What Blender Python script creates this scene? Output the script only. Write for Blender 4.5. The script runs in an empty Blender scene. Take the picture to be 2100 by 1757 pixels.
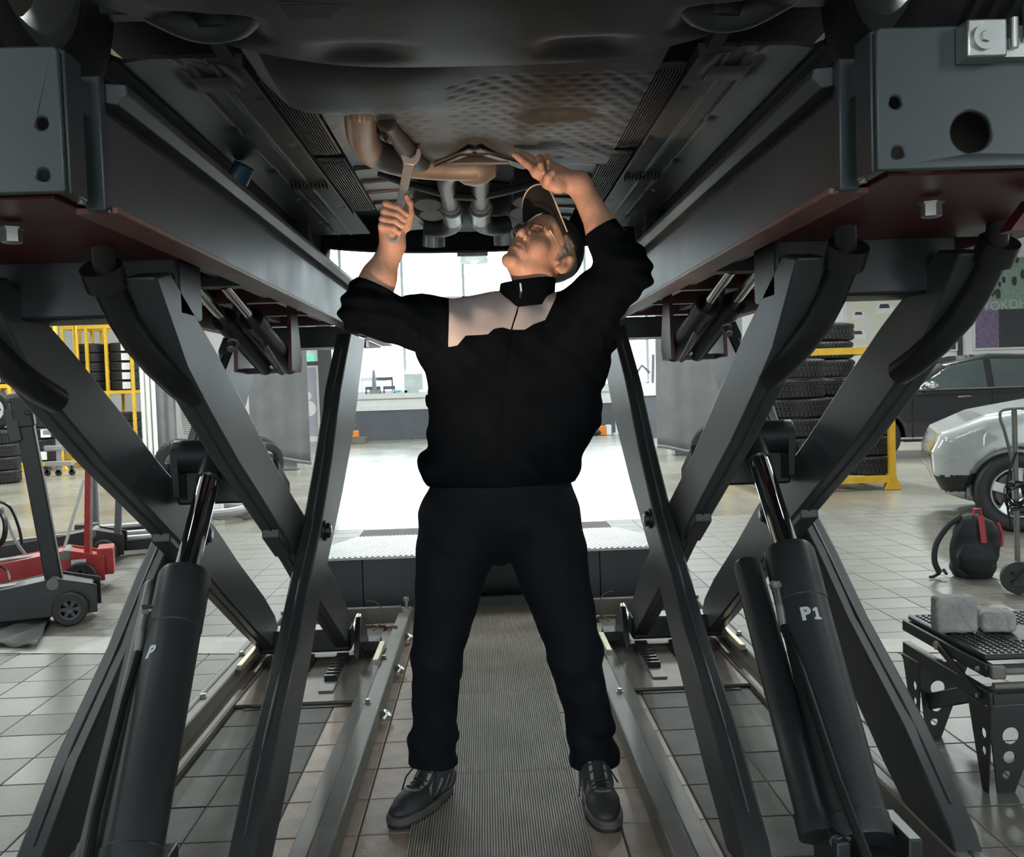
import bpy, bmesh, math, random
import numpy as np
from mathutils import Matrix, Vector
random.seed(7); RNG = np.random.default_rng(7)
PI = math.pi
SC = bpy.context.scene
COL = SC.collection
# ------------------------------------------------------------------ camera
cd = bpy.data.cameras.new('camera'); cam = bpy.data.objects.new('camera', cd); COL.objects.link(cam)
cd.sensor_fit = 'HORIZONTAL'; cd.sensor_width = 36.0; cd.lens = 36.0 * 1920.0 / 2100.0; cd.clip_end = 200; cd.clip_start = .02
_y = Vector(((992 - 1050) / 1920.0, (878.5 - 800) / 1920.0, -1)).normalized()
_x = Vector((1, .033, 0)); _x = (_x - _y * _x.dot(_y)).normalized()
_z = _x.cross(_y)
R3 = Matrix((_x, _y, _z))
cam.matrix_world = Matrix.Translation((0, 0, 1.17)) @ R3.to_4x4()
SC.camera = cam
# ------------------------------------------------------------------ view, world, lights
vs = SC.view_settings
SC.display_settings.display_device = 'sRGB'
vs.view_transform = 'Standard'; vs.look = 'None'; vs.gamma = 1.0; vs.use_curve_mapping = False
vs.exposure = 0.0
wd = bpy.data.worlds.new('daylight'); SC.world = wd; wd.use_nodes = True
wn = wd.node_tree.nodes['Background']; wn.inputs[0].default_value = (.87, .97, 1.0, 1); wn.inputs[1].default_value = 7.0
def area(name, loc, size, power, col, rot=(0, 0, 0), sy=None):
    l = bpy.data.lights.new(name, 'AREA'); l.energy = power; l.color = col; l.size = size
    if sy: l.shape = 'RECTANGLE'; l.size_y = sy
    o = bpy.data.objects.new(name, l); o.location = loc; o.rotation_euler = rot; COL.objects.link(o); return o
# ceiling strip fixtures of the hall
LAMPS = [(x, y) for x in (-7.5, -3.2, 3.2, 7.5) for y in (3.2, 9.0, 15.0)]
for (lx, ly) in LAMPS:
    area('ceiling_light', (lx, ly, 5.28), .3, {3.2: 40, 9.0: 210, 15.0: 400}[ly], (.93, 1.0, .98), sy=2.4)
# unseen warm spot, added below the frame for the glow on face and underbody
sl = bpy.data.lights.new('warm_glow_spot', 'SPOT'); sl.energy = 110; sl.color = (1.0, .66, .43); sl.spot_size = .78; sl.spot_blend = .8; sl.shadow_soft_size = .08
so = bpy.data.objects.new('warm_glow_spot', sl); so.location = (-.16, 1.70, .33); COL.objects.link(so)
so.rotation_euler = (Vector((.05, 2.55, 1.62)) - Vector(so.location)).to_track_quat('-Z', 'Y').to_euler()
# ------------------------------------------------------------------ helpers
def tag(o, label=None, cat=None, group=None, kind=None):
    if label: o['label'] = label
    if cat: o['category'] = cat
    if group: o['group'] = group
    if kind: o['kind'] = kind
    return o
def empty(name, loc=(0, 0, 0), label=None, cat=None, group=None, rz=0):
    o = bpy.data.objects.new(name, None); COL.objects.link(o); o.location = loc; o.rotation_euler = (0, 0, rz); o.empty_display_size = .05
    return tag(o, label, cat, group)
MATS = {}
def mat(name, col, rough=.5, metal=0., var=.12, scale=6., bump=0., bscale=40., spec=.5, col2=None, emit=None, coat=0., alpha=1., rvar=.0):
    if name in MATS: return MATS[name]
    m = bpy.data.materials.new(name); m.use_nodes = True; nt = m.node_tree; n = nt.nodes; L = nt.links
    b = n['Principled BSDF']
    b.inputs['Roughness'].default_value = rough; b.inputs['Metallic'].default_value = metal
    b.inputs['Specular IOR Level'].default_value = spec
    if coat: b.inputs['Coat Weight'].default_value = coat; b.inputs['Coat Roughness'].default_value = .05
    tc = n.new('ShaderNodeTexCoord')
    nz = n.new('ShaderNodeTexNoise'); nz.inputs['Scale'].default_value = scale; nz.inputs['Detail'].default_value = 6
    L.new(tc.outputs['Object'], nz.inputs['Vector'])
    r = n.new('ShaderNodeValToRGB'); e = r.color_ramp.elements
    e[0].position = .3; e[1].position = .7
    c2 = col2 or tuple(min(1, c * (1 + var)) for c in col); c1 = col if col2 else tuple(c * (1 - var) for c in col)
    e[0].color = (*c1, 1); e[1].color = (*c2, 1)
    L.new(nz.outputs['Fac'], r.inputs[0]); L.new(r.outputs[0], b.inputs['Base Color'])
    if rvar:
        mr = n.new('ShaderNodeMapRange'); mr.inputs[3].default_value = max(.02, rough - rvar); mr.inputs[4].default_value = min(1, rough + rvar)
        L.new(nz.outputs['Fac'], mr.inputs[0]); L.new(mr.outputs[0], b.inputs['Roughness'])
    if bump:
        nb = n.new('ShaderNodeTexNoise'); nb.inputs['Scale'].default_value = bscale; nb.inputs['Detail'].default_value = 4
        L.new(tc.outputs['Object'], nb.inputs['Vector'])
        bp = n.new('ShaderNodeBump'); bp.inputs['Strength'].default_value = bump; bp.inputs['Distance'].default_value = .01
        L.new(nb.outputs['Fac'], bp.inputs['Height']); L.new(bp.outputs[0], b.inputs['Normal'])
    if emit:
        b.inputs['Emission Color'].default_value = (*emit[:3], 1); b.inputs['Emission Strength'].default_value = emit[3]
    if alpha < 1: b.inputs['Alpha'].default_value = alpha
    MATS[name] = m; return m
def glassmat(name, tint, refl=.07):
    m = bpy.data.materials.new(name); m.use_nodes = True; nt = m.node_tree; n = nt.nodes; L = nt.links
    n.remove(n['Principled BSDF'])
    t = n.new('ShaderNodeBsdfTransparent'); t.inputs[0].default_value = (*tint, 1)
    g = n.new('ShaderNodeBsdfGlossy'); g.inputs['Roughness'].default_value = .03
    mx = n.new('ShaderNodeMixShader'); mx.inputs[0].default_value = refl; L.new(t.outputs[0], mx.inputs[1]); L.new(g.outputs[0], mx.inputs[2])
    L.new(mx.outputs[0], n['Material Output'].inputs[0]); MATS[name] = m; return m
def link(name, me, m, parent=None, smooth=None, bev=0, kind=None, label=None):
    if m is not None:
        for q in (m if isinstance(m, (list, tuple)) else [m]): me.materials.append(MATS[q] if isinstance(q, str) else q)
    o = bpy.data.objects.new(name, me); COL.objects.link(o)
    if parent: o.parent = parent
    if smooth == True: me.polygons.foreach_set('use_smooth', [True] * len(me.polygons))
    elif smooth:
        me.polygons.foreach_set('use_smooth', [True] * len(me.polygons))
        try: me.set_sharp_from_angle(angle=math.radians(smooth))
        except Exception: pass
    if bev:
        b = o.modifiers.new('bevel', 'BEVEL'); b.width = bev; b.segments = 2; b.limit_method = 'ANGLE'; b.angle_limit = .6
    return tag(o, label=label, kind=kind)
class MB:
    def __init__(s): s.v = []; s.f = []; s.mi = []
    def add(s, vs, fs, mi=0):
        k = len(s.v); s.v += [tuple(map(float, q)) for q in vs]; s.f += [tuple(i + k for i in q) for q in fs]; s.mi += [mi] * len(fs); return s
    def box(s, x0, x1, y0, y1, z0, z1, mi=0):
        v = [(x, y, z) for x in (x0, x1) for y in (y0, y1) for z in (z0, z1)]
        return s.add(v, [(0, 1, 3, 2), (4, 6, 7, 5), (0, 4, 5, 1), (2, 3, 7, 6), (0, 2, 6, 4), (1, 5, 7, 3)], mi)
    def obox(s, a, b, w, h, up=(0, 0, 1), mi=0):
        a, b = Vector(a), Vector(b); d = (b - a).normalized(); u = Vector(up); sd = d.cross(u)
        if sd.length < 1e-4: sd = d.cross(Vector((1, 0, 0)))
        sd.normalize(); u = sd.cross(d).normalized(); v = []
        for p in (a, b):
            for (i, j) in ((-1, -1), (1, -1), (1, 1), (-1, 1)): v.append(p + sd * (w / 2 * i) + u * (h / 2 * j))
        return s.add(v, [(3, 2, 1, 0), (4, 5, 6, 7), (0, 1, 5, 4), (1, 2, 6, 5), (2, 3, 7, 6), (3, 0, 4, 7)], mi)
    def prism(s, poly, lo, hi, axis='x', mi=0):
        n = len(poly); v = []
        for t in (lo, hi):
            for (a, b) in poly: v.append({'x': (t, a, b), 'y': (a, t, b), 'z': (a, b, t)}[axis])
        return s.add(v, [tuple(range(n))[::-1], tuple(range(n, 2 * n))] + [(i, (i + 1) % n, n + (i + 1) % n, n + i) for i in range(n)], mi)
    def tube(s, pts, r, n=12, cap=True, mi=0, closed=False):
        P = [Vector(p) for p in pts]; m = len(P); rs = r if isinstance(r, (list, tuple)) else [r] * m
        up = None; v = []
        for i, p in enumerate(P):
            if closed: d = (P[(i + 1) % m] - P[i - 1])
            else: d = (P[min(i + 1, m - 1)] - P[max(i - 1, 0)])
            d.normalize()
            if up is None: up = d.cross(Vector((.31, .22, .93))); 
            up = up - d * up.dot(d)
            if up.length < 1e-5: up = d.cross(Vector((1, 0, 0)))
            up.normalize(); sd = d.cross(up)
            for k in range(n):
                a = 2 * PI * k / n; v.append(p + (up * math.cos(a) + sd * math.sin(a)) * rs[i])
        f = []
        for i in range(m if closed else m - 1):
            j = (i + 1) % m
            for k in range(n): f.append((i * n + k, i * n + (k + 1) % n, j * n + (k + 1) % n, j * n + k))
        if cap and not closed: f += [tuple(range(n))[::-1], tuple(range((m - 1) * n, m * n))]
        return s.add(v, f, mi)
    def cyl(s, a, b, r, n=20, mi=0, r2=None): return s.tube([a, b], [r, r if r2 is None else r2], n, True, mi)
    def lathe(s, prof, c=(0, 0, 0), axis=(0, 0, 1), n=24, mi=0, closed=False):
        ax = Vector(axis).normalized(); u = ax.cross(Vector((.3, .2, .93)) if abs(ax.z) < .9 else Vector((1, 0, 0))).normalized(); w = ax.cross(u); c = Vector(c); v = []; m = len(prof)
        for (r, t) in prof:
            for k in range(n):
                a = 2 * PI * k / n; v.append(c + ax * t + (u * math.cos(a) + w * math.sin(a)) * r)
        f = []
        for i in range(m if closed else m - 1):
            j = (i + 1) % m
            for k in range(n): f.append((i * n + k, i * n + (k + 1) % n, j * n + (k + 1) % n, j * n + k))
        if not closed: f += [tuple(range(n))[::-1], tuple(range((m - 1) * n, m * n))]
        return s.add(v, f, mi)
    def ball(s, c, r, n=14, m=8, mi=0, sc=(1, 1, 1)):
        v = []; f = []
        for i in range(m + 1):
            th = PI * i / m
            for k in range(n):
                a = 2 * PI * k / n; v.append((c[0] + r * sc[0] * math.sin(th) * math.cos(a), c[1] + r * sc[1] * math.sin(th) * math.sin(a), c[2] + r * sc[2] * math.cos(th)))
        for i in range(m):
            for k in range(n): f.append((i * n + k, (i + 1) * n + k, (i + 1) * n + (k + 1) % n, i * n + (k + 1) % n))
        return s.add(v, f, mi)
    def mesh(s, name='m'):
        me = bpy.data.meshes.new(name); me.from_pydata(s.v, [], s.f); 
        if any(s.mi): me.polygons.foreach_set('material_index', s.mi)
        bm = bmesh.new(); bm.from_mesh(me); bmesh.ops.recalc_face_normals(bm, faces=bm.faces); bm.to_mesh(me); bm.free()
        me.update(); return me
    def build(s, name, m, parent=None, smooth=35, bev=0, kind=None, label=None):
        return link(name, s.mesh(name), m, parent, smooth, bev, kind, label)
def copy_tree(o, parent=None):
    c = o.copy(); COL.objects.link(c); c.parent = parent
    for ch in o.children: copy_tree(ch, c)
    return c
def grid(fn, us, vs_, thick=0.0):
    """height-field style sheet: fn(u,v)->(x,y,z); returns MB (optionally a closed thin solid)"""
    m = MB(); nu, nv = len(us), len(vs_)
    v = [fn(u, w) for u in us for w in vs_]
    f = [(i * nv + j, (i + 1) * nv + j, (i + 1) * nv + j + 1, i * nv + j + 1) for i in range(nu - 1) for j in range(nv - 1)]
    if thick:
        k = len(v); v += [(a, b, c + thick) for (a, b, c) in v]
        f += [tuple(q + k for q in r[::-1]) for r in f[:]]
        rim = [i * nv for i in range(nu)] + [(nu - 1) * nv + j for j in range(1, nv)] + [i * nv + nv - 1 for i in range(nu - 2, -1, -1)] + [j for j in range(nv - 2, 0, -1)]
        for a, b in zip(rim, rim[1:] + rim[:1]): f.append((a, b, b + k, a + k))
    return m.add(v, f)
def text(s, size, m, parent=None, loc=(0, 0, 0), mw=None, depth=.002, name='lettering', align='CENTER', shear=0, bold=0):
    cu = bpy.data.curves.new(name, 'FONT'); cu.body = s; cu.size = size; cu.align_x = align; cu.align_y = 'CENTER'; cu.extrude = depth; cu.shear = shear; cu.offset = bold; cu.resolution_u = 3
    t = bpy.data.objects.new(name, cu); COL.objects.link(t)
    bpy.context.view_layer.update()
    me = bpy.data.meshes.new_from_object(t.evaluated_get(bpy.context.evaluated_depsgraph_get())); bpy.data.objects.remove(t)
    o = link(name, me, m, parent)
    if mw is not None: o.matrix_local = mw
    else: o.location = loc
    return o
# ------------------------------------------------------------------ implicit surfaces (block-sparse surface nets)
def seg(p, a, b):
    a = np.array(a, np.float32); b = np.array(b, np.float32); ab = b - a
    t = np.clip(((p - a) @ ab) / max(1e-9, float(ab @ ab)), 0, 1); return np.linalg.norm(p - a - t[..., None] * ab, axis=-1), t
class RC:   # round cone between a and b; flat=(axis vector, factor) squashes it
    def __init__(s, a, b, r1, r2=None, k=.02, flat=None): s.a, s.b, s.r1, s.r2, s.k, s.flat = np.array(a, np.float32), np.array(b, np.float32), r1, (r1 if r2 is None else r2), k, flat
    def __call__(s, p):
        a, b = s.a, s.b
        if s.flat is not None:
            ax = np.array(s.flat[0], np.float32); ax /= np.linalg.norm(ax); g = s.flat[1]
            def q(v): return v + (v @ ax)[..., None] * ax * (1 / g - 1)
            c = (a + b) / 2; d, t = seg(q(p - c), q((a - c)[None])[0], q((b - c)[None])[0]); return (d - (s.r1 + (s.r2 - s.r1) * t)) * (g if g < 1 else 1)
        d, t = seg(p, a, b); return d - (s.r1 + (s.r2 - s.r1) * t)
class EL:   # ellipsoid with optional rotation (3x3 rows = local axes)
    def __init__(s, c, r, k=.02, R=None): s.c, s.r, s.k, s.R = np.array(c, np.float32), np.array(r, np.float32), k, (None if R is None else np.array(R, np.float32))
    def __call__(s, p):
        q = p - s.c
        if s.R is not None: q = q @ s.R.T
        k0 = np.linalg.norm(q / s.r, axis=-1); k1 = np.linalg.norm(q / (s.r * s.r), axis=-1); return k0 * (k0 - 1) / np.maximum(k1, 1e-6)
class SUB:  # smooth subtraction of a primitive
    def __init__(s, g, k=.006): s.g, s.k = g, k
def smin(a, b, k): 
    h = np.clip(.5 + .5 * (b - a) / k, 0, 1); return b + (a - b) * h - k * h * (1 - h)
def evalp(prims, p):
    d = None
    for g in prims:
        if isinstance(g, SUB):
            if d is not None: d = -smin(-d, g.g(p), g.k)
            continue
        e = g(p); d = e if d is None else smin(d, e, g.k)
    return d if d is not None else np.full(p.shape[:-1], 9., np.float32)
def surf(prims, lo, hi, h, post=None, B=14, pad=.0):
    lo = np.array(lo, np.float32); nb = np.ceil((np.array(hi) - lo) / (h * B)).astype(int); rad = h * B * .87
    gi = np.stack(np.meshgrid(*[np.arange(k) for k in nb], indexing='ij'), -1).reshape(-1, 3)
    cen = (lo + (gi + .5) * h * B).astype(np.float32)
    D = np.stack([(np.full(len(cen), 9.) if isinstance(g, SUB) else g(cen)) for g in prims], 1)
    dm = D.min(1); act = np.where(np.abs(np.minimum(dm, .2)) < rad * 1.0 + .03 + pad)[0]
    off = np.stack(np.meshgrid(*[np.arange(-1, B + 1)] * 3, indexing='ij'), -1).astype(np.float32)
    cells = []; pos = []; edges = []
    for ib in act:
        base = gi[ib] * B; p = lo + (base + off) * h
        sel = [g for j, g in enumerate(prims) if isinstance(g, SUB) or D[ib, j] < dm[ib] + 2 * rad + g.k + .01]
        d = evalp(sel, p)
        if post is not None: d = post(p, d)
        if d.min() > 0 or d.max() < 0: continue
        s = d < 0; c = 0
        for i in (0, 1):
            for j in (0, 1):
                for k in (0, 1): c = c + s[i:i + B + 1, j:j + B + 1, k:k + B + 1].astype(np.int8)
        mask = (c > 0) & (c < 8); mask[0] = False; mask[:, 0] = False; mask[:, :, 0] = False
        I = np.argwhere(mask)
        if len(I):
            acc = np.zeros((len(I), 3)); cnt = np.zeros(len(I))
            V = {}
            for i in (0, 1):
                for j in (0, 1):
                    for k in (0, 1): V[i, j, k] = d[I[:, 0] + i, I[:, 1] + j, I[:, 2] + k]
            for (u, w) in [((0, 0, 0), (1, 0, 0)), ((0, 1, 0), (1, 1, 0)), ((0, 0, 1), (1, 0, 1)), ((0, 1, 1), (1, 1, 1)), ((0, 0, 0), (0, 1, 0)), ((1, 0, 0), (1, 1, 0)), ((0, 0, 1), (0, 1, 1)), ((1, 0, 1), (1, 1, 1)), ((0, 0, 0), (0, 0, 1)), ((1, 0, 0), (1, 0, 1)), ((0, 1, 0), (0, 1, 1)), ((1, 1, 0), (1, 1, 1))]:
                a, b = V[u], V[w]; x = (a < 0) != (b < 0); t = np.where(x, a / np.where(a == b, 1, a - b), 0)
                acc += np.where(x[:, None], np.array(u) + t[:, None] * (np.array(w) - np.array(u)), 0); cnt += x
            cells.append(I - 1 + base); pos.append(lo + (I - 1 + base + acc / cnt[:, None]) * h)
        for ax in range(3):
            sl0 = [slice(1, B + 1)] * 3; sl1 = list(sl0); sl1[ax] = slice(2, B + 2)
            a = s[tuple(sl0)]; b = s[tuple(sl1)]
            if ax: pass
            n0 = tuple(min(x, y) for x, y in zip(a.shape, b.shape)); a = a[:n0[0], :n0[1], :n0[2]]; b = b[:n0[0], :n0[1], :n0[2]]
            E = np.argwhere(a != b)
            if len(E): edges.append(np.c_[E + base, np.full(len(E), ax), a[tuple(E.T)]])
    cells = np.concatenate(cells); pos = np.concatenate(pos); edges = np.concatenate(edges)
    key = lambda c: (c[:, 0].astype(np.int64) + 5) * 40000000 + (c[:, 1] + 5) * 6000 + (c[:, 2] + 5)
    kc = key(cells); kc, ix = np.unique(kc, return_index=True); pos = pos[ix]
    quads = []
    for ax in range(3):
        e = edges[edges[:, 3] == ax]
        if not len(e): continue
        u, w = (ax + 1) % 3, (ax + 2) % 3; q = []; ok = np.ones(len(e), bool)
        for (du, dw) in ((0, 0), (1, 0), (1, 1), (0, 1)):
            c = e[:, :3].copy(); c[:, u] -= du; c[:, w] -= dw; kk = key(c); i = np.clip(np.searchsorted(kc, kk), 0, len(kc) - 1); ok &= kc[i] == kk; q.append(i)
        q = np.stack(q, 1); q[e[:, 4] == 1] = q[e[:, 4] == 1][:, ::-1]; quads.append(q[ok])
    return pos, np.concatenate(quads)[:, ::-1]
def snap(pos, quads, mask, P, proj, back):
    """pull the vertices shared by both face classes onto the outline P (in the projected plane)"""
    vb = np.intersect1d(np.unique(quads[mask]), np.unique(quads[~mask]))
    if not len(vb): return pos
    pos = pos.copy(); a, b = proj(pos[vb]); e = 1e-3; d = poly_sdf(P, a, b)
    ga = (poly_sdf(P, a + e, b) - d) / e; gb = (poly_sdf(P, a, b + e) - d) / e; lim = np.clip(d, -.012, .012); pos[vb] = back(pos[vb], a - lim * ga, b - lim * gb); return pos
def npmesh(name, pos, quads):
    used = np.unique(quads); rm = np.zeros(len(pos), int); rm[used] = np.arange(len(used))
    me = bpy.data.meshes.new(name); n = len(quads)
    me.vertices.add(len(used)); me.vertices.foreach_set('co', pos[used].astype(np.float32).ravel())
    me.loops.add(n * 4); me.loops.foreach_set('vertex_index', rm[quads].ravel().astype(np.int32))
    me.polygons.add(n); me.polygons.foreach_set('loop_start', np.arange(0, n * 4, 4, dtype=np.int32))
    try: me.polygons.foreach_set('loop_total', np.full(n, 4, np.int32))
    except Exception: pass
    me.update(calc_edges=True); me.validate(); return me
# ------------------------------------------------------------------ materials
mat('far_floor', (.46, .455, .42), .2, var=.1, scale=1.2, rvar=.07)
def floor_mat():
    m = bpy.data.materials.new('tiled_floor'); m.use_nodes = True; nt = m.node_tree; n = nt.nodes; L = nt.links; b = n['Principled BSDF']
    tc = n.new('ShaderNodeTexCoord'); mp = n.new('ShaderNodeMapping'); mp.inputs['Location'].default_value = (.0245, .0515, 0)
    L.new(tc.outputs['Object'], mp.inputs[0])
    br = n.new('ShaderNodeTexBrick'); br.offset = 0; br.inputs['Scale'].default_value = 1; br.inputs['Mortar Size'].default_value = .004
    br.inputs['Brick Width'].default_value = .2325; br.inputs['Row Height'].default_value = .2185; br.inputs['Bias'].default_value = 0
    br.inputs['Color1'].default_value = (.265, .252, .212, 1); br.inputs['Color2'].default_value = (.24, .228, .19, 1); br.inputs['Mortar'].default_value = (.19, .18, .155, 1)
    L.new(mp.outputs[0], br.inputs['Vector'])
    nz = n.new('ShaderNodeTexNoise'); nz.inputs['Scale'].default_value = .9; nz.inputs['Detail'].default_value = 8; L.new(tc.outputs['Object'], nz.inputs['Vector'])
    mx = n.new('ShaderNodeMix'); mx.data_type = 'RGBA'; mx.blend_type = 'MULTIPLY'; mx.inputs[0].default_value = .6
    r = n.new('ShaderNodeValToRGB'); r.color_ramp.elements[0].color = (.6, .56, .5, 1); r.color_ramp.elements[0].position = .35; r.color_ramp.elements[1].position = .62; L.new(nz.outputs['Fac'], r.inputs[0])
    L.new(br.outputs['Color'], mx.inputs[6]); L.new(r.outputs[0], mx.inputs[7]); L.new(mx.outputs[2], b.inputs['Base Color'])
    mr = n.new('ShaderNodeMapRange'); mr.inputs[3].default_value = .17; mr.inputs[4].default_value = .34; L.new(nz.outputs['Fac'], mr.inputs[0]); L.new(mr.outputs[0], b.inputs['Roughness'])
    MATS['tiled_floor'] = m
floor_mat()
for i in range(4):
    k = (1.0, .95, 1.04, .91)[i]
    mat('grey_tile%d' % i, (.168 * k, .160 * k, .136 * k), (.40, .43, .38, .45)[i], var=.14, scale=9, bump=.12, bscale=60, rvar=.06, spec=.35)
for i in range(3):
    k = (1.0, .85, 1.12)[i]
    mat('red_tile%d' % i, (.43 * k, .33 * k, .265 * k), .5, var=.2, scale=12, bump=.25, bscale=90)
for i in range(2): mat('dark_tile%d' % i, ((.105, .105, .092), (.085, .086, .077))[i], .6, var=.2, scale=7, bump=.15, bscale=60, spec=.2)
mat('joint', (.075, .07, .062), .8)
mat('concrete', (.36, .345, .31), .5, var=.15, scale=7, bump=.2)
mat('wall_white', (.86, .86, .85), .6, var=.04, scale=2)
mat('wall_grey', (.11, .12, .14), .55, var=.1, scale=3)
mat('ceiling_paint', (.62, .65, .66), .7, var=.05)
mat('paint_black', (.012, .015, .018), .42, var=.2, bump=.05, bscale=120)
mat('paint_dark', (.026, .030, .033), .38, var=.12, scale=4, bump=.04, bscale=90, rvar=.08)
mat('arm_paint', (.036, .040, .043), .42, var=.10, scale=3, rvar=.06)
mat('plate_grey', (.036, .046, .052), .34, var=.1, scale=5, rvar=.06)
mat('web_steel', (.048, .052, .056), .42, metal=.0, var=.22, scale=4.5, bump=.06, bscale=30, rvar=.1)
mat('red_oxide', (.085, .011, .013), .42, var=.25, scale=6)
mat('red_edge', (.20, .085, .072), .45, var=.3, scale=14)
mat('chrome', (.75, .76, .78), .08, metal=1, var=.02)
mat('zinc', (.42, .43, .42), .33, metal=.9, var=.15, scale=20)
mat('brass_worn', (.50, .45, .30), .4, metal=.5, var=.2, scale=20)
mat('rubber', (.018, .018, .019), .55, var=.2, scale=20)
mat('hose_black', (.012, .013, .015), .3)
mat('steel_worn', (.155, .145, .125), .5, metal=.12, var=.22, scale=8, rvar=.1)
mat('base_rust', (.15, .12, .10), .5, metal=.2, var=.3, scale=5)
mat('mat_rubber', (.38, .345, .295), .5, var=.15, scale=5)
mat('tread_plate', (.62, .63, .62), .3, metal=.5, var=.08, scale=6)
mat('ramp_panel', (.05, .055, .062), .45, var=.15, scale=4)
mat('white_paint', (.8, .8, .79), .45, var=.04)
mat('letter_grey', (.55, .58, .6), .5, var=.05)
# ------------------------------------------------------------------ floor
fl = MB(); fl.add([(-17, -7, -.005), (17, -7, -.005), (17, 26, -.005), (-17, 26, -.005)], [(0, 1, 2, 3)])
floor = fl.build('floor', 'tiled_floor'); tag(floor, 'large grey tiled workshop floor', kind='structure')
PX, PY, X0, Y0 = .2325, .2185, -.373, 2.455
def pix(x, y, z):
    q = R3.transposed() @ (Vector((x, y, z)) - Vector((0, 0, 1.17))); return 1050 + 1920 * q.x / -q.z, 878.5 - 1920 * q.y / -q.z
tiles = []
for j in range(-5, 26):
    for i in range(-26, 30):
        x, y = X0 + (i + .5) * PX, Y0 + (j + .5) * PY
        u, w = pix(x, y, 0)
        if y > 4.95 and abs(x) < 1.02: continue
        if -90 < u < 2190 and 860 < w < 1850: tiles.append((0, y, x))
        elif abs(x) < .75 * y + .6: tiles.append((1, y, x))
tiles.sort()
mesh_t = {}
def tile_mesh(m):
    if m not in mesh_t:
        a, b, e = PX / 2 - .0022, PY / 2 - .0022, .002; q = MB()
        v = [(sx * a, sy * b, -.006) for sx, sy in ((-1, -1), (1, -1), (1, 1), (-1, 1))] + [(sx * a, sy * b, -e) for sx, sy in ((-1, -1), (1, -1), (1, 1), (-1, 1))] + [(sx * (a - e), sy * (b - e), 0) for sx, sy in ((-1, -1), (1, -1), (1, 1), (-1, 1))]
        q.add(v, [(0, 1, 5, 4), (1, 2, 6, 5), (2, 3, 7, 6), (3, 0, 4, 7), (4, 5, 9, 8), (5, 6, 10, 9), (6, 7, 11, 10), (7, 4, 8, 11), (8, 9, 10, 11)])
        mesh_t[m] = q.mesh('tile'); mesh_t[m].materials.append(MATS[m])
    return mesh_t[m]
rest = MB()
jb = MB(); jb.add([(-4.6, 1.9, -.0042), (4.6, 1.9, -.0042), (4.6, 8.1, -.0042), (-4.6, 8.1, -.0042)], [(0, 1, 2, 3)]); jb.build('joint_bed', 'joint', floor)
for n, (_o, y, x) in enumerate(tiles):
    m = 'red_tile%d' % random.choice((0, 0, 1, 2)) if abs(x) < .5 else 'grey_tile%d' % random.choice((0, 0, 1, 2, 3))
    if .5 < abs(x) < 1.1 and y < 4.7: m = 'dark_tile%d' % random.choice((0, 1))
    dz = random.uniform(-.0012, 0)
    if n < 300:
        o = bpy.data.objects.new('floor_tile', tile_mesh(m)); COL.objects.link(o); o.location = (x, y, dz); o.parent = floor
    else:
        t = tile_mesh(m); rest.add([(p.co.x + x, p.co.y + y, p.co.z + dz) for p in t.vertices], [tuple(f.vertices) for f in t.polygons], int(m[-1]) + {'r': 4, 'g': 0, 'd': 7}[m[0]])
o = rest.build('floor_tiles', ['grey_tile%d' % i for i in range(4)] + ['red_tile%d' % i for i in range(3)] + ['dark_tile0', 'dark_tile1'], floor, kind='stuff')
st = MB(); st.add([(-3.4, 4.62, .002), (-1.16, 4.28, .002), (-1.16, 4.56, .002), (-3.4, 4.95, .002)], [(0, 1, 2, 3)]); st.add([(1.16, 3.98, .002), (3.2, 3.62, .002), (3.2, 3.82, .002), (1.16, 4.2, .002)], [(0, 1, 2, 3)])
tag(st.build('trim_1', 'concrete'), 'concrete channel strip crossing the tiled floor', kind='structure')
# ------------------------------------------------------------------ hall shell
YF = 24.0
def struct(name, mb, m, label=None, bev=0): return tag(mb.build(name, m, bev=bev), label, kind='structure')
wl = MB(); wl.box(-15.2, -15, -6, YF + .3, 0, 5.5); struct('wall_left', wl, 'wall_white', 'white side wall of the hall')
wr = MB(); wr.box(15, 15.2, -6, YF + .3, 0, 5.5); struct('wall_right', wr, 'wall_white', 'white side wall of the hall')
cl = MB(); cl.box(-15.2, 15.2, -6.2, YF + .3, 5.5, 5.7); struct('ceiling', cl, 'ceiling_paint', 'pale hall ceiling')
wb = MB()
for (a, b) in ((-15, -7.5), (-5.2, -1.1), (1.1, 5.2), (7.5, 15)): wb.box(a, b, -6.2, -6, 0, 5.5)
wb.box(-15, 15, -6.2, -6, 4.2, 5.5); struct('wall_back', wb, 'wall_white', 'rear wall with open vehicle doors')
# far wall: parapet, glazing from WX0..WX1
WX0, WX1, WZ0, WZ1 = -3.55, 4.25, 1.28, 5.2
wf = MB(); wf.box(-15, WX0 - .6, YF, YF + .25, 0, 5.5); wf.box(WX1 + .25, 15, YF, YF + .25, 0, 5.5); wf.box(WX0 - .6, WX1 + .25, YF, YF + .25, WZ1, 5.5)
struct('wall_far', wf, 'wall_white', 'white far wall of the workshop')
pw = MB(); pw.box(WX0 - .35, WX1 + .25, YF - .1, YF + .25, 0, .74); struct('wall_parapet', pw, 'wall_grey', 'dark grey half wall below the glazing')
tl = MB(); tl.box(WX0 - .35, WX1 + .25, YF - .14, YF + .28, .74, .86); tl.box(WX0 - .35, WX1 + .25, YF - .08, YF + .28, .86, 1.04); tl.box(WX0 - .35, WX1 + .25, YF - .16, YF + .28, 1.04, 1.17); struct('trim_2', tl, 'white_paint', 'white window ledge above the grey half wall')
pl = MB(); pl.box(WX0 - .6, WX0 - .25, YF - .25, YF + .3, 0, 5.5); struct('wall_pillar', pl, 'ramp_panel', 'black pillar beside the bright glazing', bev=.01)
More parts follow.
